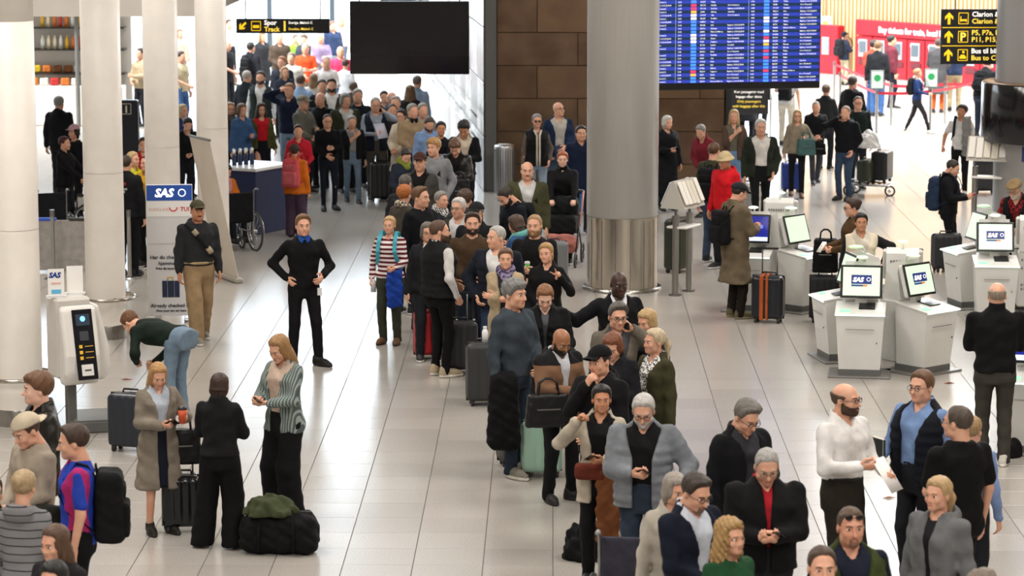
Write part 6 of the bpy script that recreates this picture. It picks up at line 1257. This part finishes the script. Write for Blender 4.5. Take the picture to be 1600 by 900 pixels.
FARP = (  # px, py, sex, hair style, hair colour, top, colour, bottoms, yaw, label
    (470, 117, 'm', 'short', '#5d4a3c', 'shirt', '#9dbbe0', '#3d4f68', 170, 'man in light blue shirt from behind among the far crowd'),
    (445, 104, 'f', 'long', '#b08a60', 'jacket', '#1d2230', '#22242a', 20, 'blonde woman in dark blue jacket in the far crowd'),
    (440, 88, 'm', 'short', '#a06a44', 'jacket', '#2a2f3a', '#22242a', -20, 'auburn-haired man in navy jacket in the far crowd'),
    (490, 115, 'f', 'long', '#8d6f50', 'sweater', '#d8cfc4', '#33415a', 175, 'woman with light brown hair in white, seen from behind'),
    (455, 82, 'm', 'short', '#8d7f72', 'sweater', '#d9d4cc', '#3b4252', -6, 'grey-haired man in pale pullover behind the track sign'),
    (410, 51, 'f', 'long', '#9a7448', 'coat', '#2b2c30', '#22242a', 35, 'woman with fair hair in long dark coat under the track sign'),
    (437, 52, 'm', 'receding', '#a38a74', 'jacket', '#4f4238', '#b8a888', 8, 'man in brown jacket and pale trousers under the track sign'),
    (477, 67, 'm', 'receding', '#c9b8a8', 'tee', '#e2562c', '#8a7a66', 4, 'man in bright orange shirt in the sunlit crowd'),
    (462, 54, 'f', 'short', '#5a4a40', 'jacket', '#7fae3a', '#33394a', 30, 'person in lime green jacket in the sunlit crowd'),
    (475, 54, 'f', 'curly', '#6a5648', 'jacket', '#3c3f48', '#22242a', -12, 'curly-haired person in dark jacket in the sunlit crowd'),
    (501, 51, 'm', 'receding', '#c9bdb4', 'shirt', '#a08fb0', '#8d8a92', 20, 'man in lavender shirt in the sunlit crowd'),
    (532, 72, 'm', 'fringe', '#d2c2b4', 'tee', '#e0406a', '#4a5468', 10, 'man in bright pink t-shirt beside the black screen'),
    (520, 33, 'm', 'short', '#7a5a48', 'jacket', '#2f3f60', '#8a8f98', 30, 'man in blue jacket looking at phone beside the black screen'),
    (533, 28, 'f', 'long', '#c09a70', 'sweater', '#d8c8c0', '#596478', -14, 'woman in pale top beside the black screen'),
    (510, 88, 'm', 'receding', '#cbbab0', 'shirt', '#e4dcd8', '#6d7484', 10, 'man in white shirt in the bright far crowd'),
    (540, 92, 'f', 'short', '#4a3428', 'sweater', '#dfe4ea', '#3a4a68', 160, 'dark-haired person in white top below the black screen edge'),
    (553, 128, 'f', 'short', '#6a5a4c', 'jacket', '#55504c', '#2a2d34', 140, 'person in dark brown coat behind the grey-haired pair'),
    (612, 143, 'm', 'fringe', '#a89a8c', 'jacket', '#3a3f4c', '#22242a', 30, 'balding man with blue collar behind the navy vest man'),
    (600, 142, 'f', 'short', '#2b2320', 'jacket', '#23262e', '#22242a', 10, 'short dark-haired person behind the navy vest man'),
    (618, 150, 'm', 'short', '#a5a19c', 'jacket', '#64615c', '#3a3a40', -10, 'grey-haired man in grey coat beside the tan pullover man'),
    (613, 162, 'm', 'crew', '#241c18', 'jacket', '#2c2a2c', '#1c1c20', 10, 'dark-haired man looking down beside the cream cardigan woman'),
    (641, 134, 'f', 'longcurly', '#6f5336', 'jacket', '#1f1f23', '#1c1c20', 175, 'woman with long wavy hair from behind in black jacket'),
    (661, 161, 'm', 'short', '#9c948a', 'hoodie', '#8f9196', '#3a3a40', 20, 'man in grey hooded top behind the tan pullover man'),
    (652, 118, 'm', 'short', '#6a5d54', 'shirt', '#8fa4bf', '#8a94a4', 160, 'man in pale blue shirt by the steel wall'),
    (386, 110, 'm', 'receding', '#b8aca2', 'jacket', '#23282f', '#31343c', 150, 'grey-haired man in black jacket with white leaf pattern, from behind'),
    (358, 30, 'm', 'short', '#3b2c22', 'shirt', '#d8dce0', '#1c1e24', 40, 'man in white shirt beside the far window post'),
    (355, 62, 'm', 'fringe', '#a8937f', 'tee', '#24262b', '#22242a', 60, 'man in dark t-shirt beside the far column'),
    (392, 66, 'm', 'short', '#2c2420', 'jacket', '#24262c', '#22242a', 150, 'man with black backpack left of the dark coat woman'),
    (378, 162, 'f', 'bob', '#6d4f38', 'jacket', '#3f5f8a', '#22242a', 40, 'brown-haired woman in blue jacket behind the checked scarf woman'),
    (92, 150, 'm', 'short', '#8f8d8b', 'jacket', '#16171b', '#1a1b1f', 170, 'grey-haired man in black jacket from behind at the shop'),
    (115, 195, 'f', 'bob', '#2b2018', 'sweater', '#121318', '#1a1b1f', -30, 'woman in pale pink cap and black top between the columns'),
    (185, 28, 'f', 'bob', '#3b2a22', 'jacket', '#1f2430', '#22242a', 60, 'dark-haired person in navy top between the second and third columns'),
    (192, 48, 'f', 'bob', '#b58a60', 'jacket', '#c9b09c', '#8a8078', -20, 'fair-haired person in peach top between the columns'),
    (219, 75, 'm', 'short', '#3a2a20', 'jacket', '#b3a184', '#1e1f24', -40, 'man in beige coat standing behind the third column'),
    (283, 80, 'm', 'short', '#2c2420', 'tee', '#c9bc9a', '#3f5f8f', 60, 'man in cream t-shirt and jeans between third and fourth columns'),
    (281, 45, 'f', 'bob', '#8a6a4c', 'jacket', '#d8b8a4', '#8a8078', 20, 'person in pink top high between third and fourth columns'),
    (286, 163, 'f', 'long', '#c9b48c', 'jacket', '#2a3a6a', '#22242a', 50, 'blonde woman in blue jacket beside the third column'),
    (294, 185, 'f', 'bun', '#14100f', 'sweater', '#131419', '#1a1b1f', 20, 'black-haired woman in black jumper bending by the counter'),
    (208, 237, 'f', 'short', '#c9ab7c', 'vest', '#c8c82a', '#1a1b1f', 60, 'fair-haired staff member in yellow vest behind the assistance worker'),
    (229, 242, 'm', 'crew', '#3a2a20', 'jacket', '#c79a2a', '#1a1b1f', -40, 'man in mustard jacket partly behind the third column'),
    (224, 215, 'f', 'short', '#3a2a20', 'jacket', '#c02030', '#1a1b1f', 10, 'person in red behind the information totem'),
    (1093, 196, 'f', 'short', '#8f8b88', 'jacket', '#7a2430', '#22242a', -30, 'grey-haired woman in dark red leaning over green bags'),
    (1333, 119, 'm', 'short', '#3a2a20', 'hoodjacket', '#1b1d21', '#22242a', 140, 'boy in black hooded jacket from behind near the red belt'),
    (1291, 132, 'f', 'bun', '#5a4030', 'jacket', '#2a2c2e', '#22242a', 160, 'woman in black leather jacket from behind near the departure board'),
    (1372, 64, 'm', 'short', '#7a5a3c', 'jacket', '#1f2126', '#3d5f94', 165, 'man in black jacket and jeans at the red machines'),
    (1365, 62, 'm', 'short', '#2b2018', 'jacket', '#d0503a', '#3d5f94', 150, 'man in orange-red jacket at the red machines'),
    (1394, 55, 'm', 'short', '#161210', 'jacket', '#6a2c38', '#1d2230', 100, 'man in maroon jacket using a red ticket machine'),
    (1467, 60, 'm', 'short', '#4a3a30', 'coat', '#4a4a4c', '#d2602a', 160, 'worker in grey coat and orange trousers at the machines'),
    (1493, 58, 'm', 'short', '#3a2a20', 'jacket', '#2a3550', '#a89878', 170, 'man in navy jacket and khaki trousers behind the black sign'),
    (1545, 92, 'm', 'short', '#3a2a20', 'jacket', '#1b1c20', '#2a3040', 150, 'man in black with rucksack bending beside the grey column'),
    (1230, 96, 'm', 'short', '#3a2a20', 'tee', '#d8d8d8', '#cfc8b8', 165, 'man in white t-shirt with black backpack under the board'),
    (1168, 92, 'm', 'short', '#3a2a20', 'coat', '#2a2b30', '#22242a', 170, 'person in dark coat half hidden under the departure board'),
    (1188, 94, 'f', 'short', '#3a2a20', 'jacket', '#1c1d20', '#22242a', 150, 'person in black half hidden beside the dark coat under the board'))
HF = {'lime462': 1.60, 'person475': 1.76, 'looking613': 1.68, 'man613': 1.68, 'mustard229': 1.68}
for (px, py, sx, hs_, hc_, tk, tc_, bc, yw, lb) in FARP:
    i_ = p(lb, px, py, HF.get(lb.split(' ')[2] + str(px), 1.80 if sx == 'm' else 1.68), yw, sex=sx, hair=(hs_, hc_), top=(tk, tc_), bot=('trousers', bc), hat=('cap', '#d8aebc') if 'pink cap' in lb else None, R='fr' if (px % 2) else 'dn', L='ph' if (px % 3 == 0) else 'dn', lean=24 if 'bending' in lb or 'leaning' in lb else 0, lod=2 if py < 130 else None)
    if 'backpack' in lb or 'rucksack' in lb: backpack(i_, 'black backpack carried by the ' + lb.split(' with')[0], '#17181b')
# left area
i_ = p('person with dark red short hair in black jacket by the wheelchairs', 101, 213, 1.62, 70, sex='f', hair=('short', '#4a1218'), top=('jacket', '#131317'), R='pu', L='pu')
i_ = p('assistance worker from behind in black jacket with red lettering', 200, 242, fy=432, yaw=165, hair=('crew', '#3b2a1e'), top=('jacket', '#15161a'), bot=('trousers', '#121317'), R='dn', L='dn', shoe=SB)
yb_ = i_['B'][5] + i_['th'] + .022
for t_, z_, c_, sz in (('FALCK', 1.34, '#d02a30', .055), ('ASSISTANCE', 1.27, '#d8d8d8', .035), ('SERVICE', 1.23, '#d8d8d8', .035)): text('lettering', t_, sz, mat(c_, .7), i_['root'], (0, yb_ * i_['s'] + .012, z_ * i_['s']), (math.pi / 2, 0, math.pi), 'CENTER', bold=.001)
i_ = p('seated woman in orange jacket looking at her phone', 356, 258, 1.64, 40, sex='f', pos=None, seat=.46, hair=('bun', '#17110f'), top=('jacket', '#d9771e'), inner='#c98a8a', hp=28, R='ph', L='ph', feet=((-.1, .42, 4), (.1, .42, 4)), bot=('trousers', '#23252b')); phone(i_, 'R', 'pale smartphone held by the seated orange jacket woman', '#b8c0c8')
wheelchair('empty wheelchair with white armrest label beside the navy counter', at(366, 392), -150, '#17181c')
i2 = i_['pos']; wheelchair('wheelchair under the seated woman in orange', (i2[0], i2[1] + .02, 0), 40, '#17181c')
wheelchair('black folded wheelchair behind the barrier panel, left of two', at(78, 392), -160, '#141519'); wheelchair('wheelchair half hidden behind the second column', at(142, 372), -100, '#1b1b1f')

# right side
i_ = p('white-haired woman in long black coat by the bronze wall', 1043, 181, 1.66, 22, sex='f', hair=('bob', '#d2d0cc'), top=('coat', '#131418', .3), R='ph', L='dn', hy=10); phone(i_, 'R', 'dark phone held by the white-haired woman')
p('woman with very long blonde hair in brown leather jacket', 1147, 171, 1.74, -6, sex='f', hair=('long', '#bfa070'), top=('jacket', '#57443a'), inner='#6a685a', bot=('jeans', '#6f8fb2'), R='sh', L='dn', opn=.06)
i_ = p('white-haired man in green jacket and white polo walking forward', 1189, 186, 1.84, 4, hair=('short', '#c9c6c0'), top=('jacket', '#272d24'), inner='#e2ded8', R='dn', L='pk', bot=('slim', '#121316'), shoe=SB, feet=WALK, opn=.085, w=1.06)
i_ = p('blonde woman with glasses in beige fleece and sandals', 1244, 171, fy=307, yaw=-2, sex='f', hair=('long', '#b5966a'), glasses='dark', top=('jacket', '#8f8370'), R='dn', L='bag', bot=('trousers', '#14151a'), shoe=('dress', '#7a5a48', '#2a1f1a'), feet=WALK2)
q = i_['hands']['L'][0]; handbag('teal shoulder bag held by the beige fleece woman', (q.x + .08, q.y, q.z - .3), 10, '#4a6a68', (.34, .16, .30), .12)
suitcase('blue suitcase pulled behind the beige fleece woman', 1236, 300, 6, '#24409a', (.36, .24, .54), handle=.3)
i_ = p('man in black jacket with chain carrying a black bag', 1273, 158, fy=287, yaw=6, hair=('crew', '#9a948e'), top=('jacket', '#111216'), R='fr', L='fr', bot=('trousers', '#3f4148'), shoe=('sneaker', '#1c1c1e', '#e0e0e0'), feet=WALK); q = i_['hands']['L'][0]; handbag('small black bag held by the man with the chain', (q.x + .05, q.y - .05, q.z - .3), 0, '#101114', (.24, .12, .22), .06)
i_ = p('bald man in black hoodie and jeans talking on the phone', 1319, 165, fy=313, yaw=-34, hair=('crew', '#9a7f6c'), top=('hoodie', '#0e1016'), R='ear', L='pk', bot=('jeans', '#33455c'), shoe=SB, w=1.08); phone(i_, 'R', 'black phone at the ear of the bald man in jeans')
p('man in dark green sweater with glasses behind the phone man', 1341, 150, 1.72, 4, hair=('crew', '#4a3426'), glasses='dark', top=('sweater', '#14201d'))
i_ = p('young man in white t-shirt with grey cardigan pulling luggage', 1499, 164, fy=305, yaw=-14, hair=('curly', '#231913'), skin='tan', top=('tee', '#e4e2e0'), R='haf', L='dn', bot=('trousers', '#15161a'), shoe=SW, hy=-16, hp=-10, hr=8); backpack(i_, 'black rucksack on the white t-shirt man', '#17181a')
jk = soft_box('cardigan', .16, .12, .72, .05, '#8d8d8a', None, i_['W'](i_['tp'](.13, -.17, .78)), fold=.014); jk.rotation_euler = (0, 0, i_['yaw']); tag(jk, 'grey cardigan hanging over the white t-shirt man shoulder', 'cardigan')
suitcase('charcoal suitcase beside the white t-shirt man', 1538, 302, 4, '#34363a', (.42, .28, .62), handle=.25)
i_ = p('woman in navy top and flared trousers striding past the red belts', 1432, 107, fy=209, yaw=78, sex='f', hair=('bun', '#a88258'), top=('sweater', '#1f3563'), scarf='#e4e2e0', R='ho', L='dn', bot=('trousers', '#23252a'), shoe=SW, feet=((-.07, .36, 2), (.07, -.32, 2))); backpack(i_, 'small black backpack on the striding woman', '#131418', (.26, .14, .38))
i_ = p('man in black cap, navy coat and chinos at the left red machine', 1318, 50, fy=133, yaw=120, hair=('short', BLK), hat=('cap', '#15161a'), top=('hoodjacket', '#23293a'), R='ph', L='ph', bot=('trousers', '#b3a68c'), shoe=SB); backpack(i_, 'black backpack on the man in chinos', '#1c1d22')
i_ = p('man in olive sweater from behind with black rucksack', 1116, 222, 1.82, 152, hair=('crew', '#5d3f28'), top=('sweater', '#3c3d2a'), bot=('jeans', '#3d4f66')); backpack(i_, 'black rucksack on the olive sweater man', '#141518', (.32, .20, .50))
p('person in beige bucket hat and bright red hoodie, in profile', 1131, 238, 1.74, -40, hair=('short', '#1d1512'), hat=('bucket', '#c9b48c'), top=('hoodie', '#d41a24'), hp=10, skin='tan')
suitcase('silver upright suitcase behind the red hoodie', 1170, 352, -20, '#b0b2b0', (.40, .27, .70), rough=.25, metal=.6)
i_ = p('man in dark cap and long taupe coat at a kiosk, from behind', 1148, 284, fy=497, yaw=118, hair=('crew', DKB), hat=('cap', '#23262b'), top=('coat', '#6c5f4c'), R='ph', L='ph', bot=('trousers', '#1d1611'), shoe=('sneaker', '#5d5236', '#8a8068'), hp=20, w=1.08); backpack(i_, 'black backpack with brown strap on the taupe coat man', '#121215', (.32, .18, .46))
suitcase('navy hard suitcase with orange strap and extended handle', 1200, 503, -14, '#14171f', (.42, .28, .62), handle=.34, strap='#b5592a', rough=.3)
i_ = p('woman with hair bun and glasses in brown jacket holding a ticket', 1330, 310, 1.70, -82, sex='f', hair=('bun', '#3a251a'), glasses='dark', top=('jacket', '#4f3a22'), R='ho', L='ho', hp=8); paper(i_, 'R', 'white ticket held by the brown jacket woman', size=(.1, .16))
i_ = p('dark-haired woman in white padded jacket with black sleeves', 1346, 333, 1.66, 6, sex='f', hair=('bun', '#100d0d'), top=('puffer', mat('#d8cdb8', .8, kind='sleeves', c2='#17181a', t=.20)), inner='#d8d0c2', skin='tan', L=(.30, .12, 1.12, (1, -.4, 0), 'relax', (1, 0, 0)), R='dn', hy=-6)
suitcase('black upright suitcase with a bag on top beside the kiosk', 1288, 503, -8, '#0f1013', (.40, .28, .62), rough=.7); g = at(1288, 503); handbag('black carry-on bag with white tag on the black suitcase', (g.x, g.y, .66), -8, '#101114', (.34, .22, .44), .12)
i_ = p('man in black with dark blue backpack checking his phone', 1480, 247, fy=420, yaw=72, hair=('crew', '#2c2119'), top=('jacket', '#101115'), R='ph', L='ph2', bot=('trousers', '#0f1014'), shoe=SB, hp=24); backpack(i_, 'dark blue backpack on the man in black at the rack', '#23324a', (.32, .19, .50)); phone(i_, 'R', 'red-cased phone held by the man with the blue backpack', '#a82030')
suitcase('black suitcase behind the man with blue backpack', 1478, 424, 10, '#16171a', (.42, .28, .56), rough=.6)
i_ = p('bearded man in flat cap, red plaid shirt and black vest, right edge', 1584, 283, 1.76, -30, hair=('short', LGR), hat=('flatcap', '#8a7452'), beard=('beard', '#c9c4bc'), glasses='dark', top=('vest', '#131418'), inner=mat('#8a1f22', .8, kind='check', c2='#3a1214', freq=22), hp=24, R='ph', L='ho', lean=32); paper(i_, 'L', 'white paper held by the flat cap man')
suitcase('long dark green suitcase tilted beside the tag rack', 1060, 425, 60, '#2b3024', (.46, .28, .80), rough=.4, tilt=0)
suitcase('black suitcase with orange stripes beside the white-haired woman', 1070, 285, 5, '#1a1512', (.40, .26, .60), strap='#d2602a', handle=.3); suitcase('teal suitcase edge beside the steel column', 1038, 322, 5, '#2a4a4c', (.3, .24, .55))
heap('green_bag', 'bright green soft bag beside the grey-haired woman', 'bag', (at(1103, 285).x, at(1103, 285).y, .6), (.2, .16, .3), '#2f8a4a', 4); heap('teal_neck_pillow', 'teal cushion under the grey-haired woman arm', 'cushion', (at(1085, 285).x, at(1085, 285).y + .1, .75), (.2, .12, .2), '#5fa09a', 6); suitcase('dark red suitcase below the green bag', 1095, 290, 5, '#6a1f2c', (.4, .26, .58))
# luggage trolley
g = at(1358, 305); tr_ = thing('luggage_trolley', 'steel luggage trolley loaded with green and black suitcases', 'trolley', g, math.radians(70)); 
for sx in (-1, 1): MB().tube([(sx * .22, .45, 1.02), (sx * .22, .40, .25), (sx * .2, -.4, .2)], .016).build('frame_tube', CHROME, tr_); wheel(tr_, (sx * .24, .32, .1), .09, 6, False)
wheel(tr_, (0, -.38, .09), .085, 6, False); MB().tube([(-.26, .46, 1.03), (.26, .46, 1.03)], .018).build('push_bar', plastic('#2a2a2e'), tr_); MB().box((0, 0, .2), (.44, .8, .03), .008).build('deck', CHROME, tr_); soft_box('basket', .44, .2, .16, .03, '#8d8f92', tr_, (0, .38, .84), fold=0)
suitcase('olive green suitcase lying on the luggage trolley', 0, 0, 70, '#2e3326', (.5, .26, .44), pos=(g.x - .06, g.y - .05, .22)); suitcase('large black suitcase on the luggage trolley', 0, 0, 70, '#131417', (.55, .3, .58), pos=(g.x + .24, g.y + .12, .22)); heap('white_sack', 'white plastic sack on top of the loaded trolley', 'bag', (g.x - .02, g.y + .05, .86), (.2, .2, .3), '#e2e2e0', 2)
g = at(1172, 232); sb_ = thing('queue_sign_stand', 'black freestanding notice sign on a steel frame under the board', 'sign', g); MB().tube([(-.5, 0, 0), (-.5, 0, 1.35), (.42, 0, 1.35), (.42, 0, 0)], .022).build('frame', STEEL, sb_); MB().box((-.04, -.01, 1.0), (.82, .03, .55), .006).build('board', SIGNK, sb_)
for k, (t_, m_) in enumerate((('Kun passagerer med', WTXT), ('bagage efter dette', WTXT), ('Only passengers', YTXT), ('with baggage after this', YTXT))): text('lettering', t_, .075, m_, sb_, (-.04, -.03, 1.17 - k * .1), align='CENTER')

ORD = ('first', 'second', 'third', 'fourth', 'fifth', 'sixth', 'seventh', 'eighth', 'ninth')
# litter and the escalator
for (px, py, c_, lb) in ((1482, 599, '#a8623a', 'small brown leaf-like scrap on the floor near the kiosks'), (1388, 778, '#c98a6a', 'small pinkish paper scrap on the floor below the white shirt man'), (198, 593, '#d88a80', 'tiny pink paper scrap beside the bending person')):
    b = MB(); b.add([(-.06, -.02, .004), (.0, -.035, .02), (.07, .0, .006), (.01, .035, .012)], [(0, 1, 2, 3)]); o = b.build('paper_scrap', mat(c_, .8), None, at(px, py)); m_ = o.modifiers.new('thickness', 'SOLIDIFY'); m_.thickness = .002; tag(o, lb, 'litter')
g = at(575, 118); es = thing('escalator', 'dark escalator rising behind the black screen', 'escalator', (g.x, g.y + 1.5, 0), math.radians(-28))
for sx in (-1, 1): MB().prism([(0, 0), (9, 5.2), (9, 6.2), (0, 1.0)], 'x', sx * .62 - .06, sx * .62 + .06).build('balustrade', mat('#2a2d30', .4), es); MB().tube([(sx * .62, 0, 1.05), (sx * .62, 9, 6.25)], .05, 6).build('hand_rail', plastic('#101214'), es)
for i in range(22): MB().box((0, .2 + i * .4, .12 + i * .231), (1.1, .4, .22)).build('step', mat('#6a6d70', .5, .6), es)
# shop between the first two columns
g = at(88, 205); sp = thing('shop_stall', 'white kiosk shop stall with shelves between the first two columns', 'shop stall', (g.x, g.y + 1.0, 0))
MB().box((.0, .6, .45), (2.6, .6, .9), .02).build('counter', mat('#d8d4ce', .4), sp); MB().box((0, 1.2, 1.4), (2.8, .08, 2.8)).build('back_panel', mat('#c9c2b8', .6), sp); MB().box((0, .5, 3.0), (3.0, 1.6, .3), .02).build('canopy', mat('#d9d9d8', .5), sp)
for z in (1.15, 1.7, 2.2): MB().box((0, .95, z), (2.6, .4, .03)).build('shelf', mat('#2a2622', .5), sp)
MB().cyl((.32, .1, 0), (.32, .1, 2.9), .05, n=10).build('post', mat('#6d6d6b', .4), sp)
rs_ = random.Random(5); bme = MB().lathe([(0, 0), (.045, 0), (.045, .2), (.018, .27), (.018, .31), (0, .31)], n=10).mesh('bottle', mat('#d8a040'))
for i in range(18):
    c_ = rs_.choice(('#e8b83a', '#d0402c', '#f0e2c0', '#e07a2c', '#e8e8e0')); o = link('shop_bottle', bme, None, (sp.location.x - 1.1 + (i % 9) * .14 + .5, sp.location.y + .9, (1.715 if i < 9 else 2.215))); o.material_slots[0].link = 'OBJECT'; o.material_slots[0].material = plastic(c_); tag(o, '%s drink bottle on the %s shop shelf, %s from the left' % ({'#e8b83a': 'yellow', '#d0402c': 'red', '#f0e2c0': 'cream', '#e07a2c': 'orange', '#e8e8e0': 'white'}[c_], 'middle' if i < 9 else 'top', ORD[i % 9]), 'bottle', 'bottles on the shop shelves')
for i in range(12):
    c_, n_ = rs_.choice((('#e2c23a', 'yellow'), ('#d07a3a', 'orange'), ('#c03a3a', 'red'), ('#e8e4d8', 'white'), ('#8a5a3a', 'brown'))); o = soft_box('snack_packet', .2, .12, .17, .04, c_, None, (sp.location.x - 1.0 + (i % 6) * .24, sp.location.y + (.55 if i < 6 else .95), (.905 if i < 6 else 1.17)), fold=.006); tag(o, '%s snack packet on the %s, %s from the left' % (n_, 'stall counter' if i < 6 else 'lower shop shelf', ORD[i % 6]), 'packet', 'snack packets on the shop stall')
flush_texts()
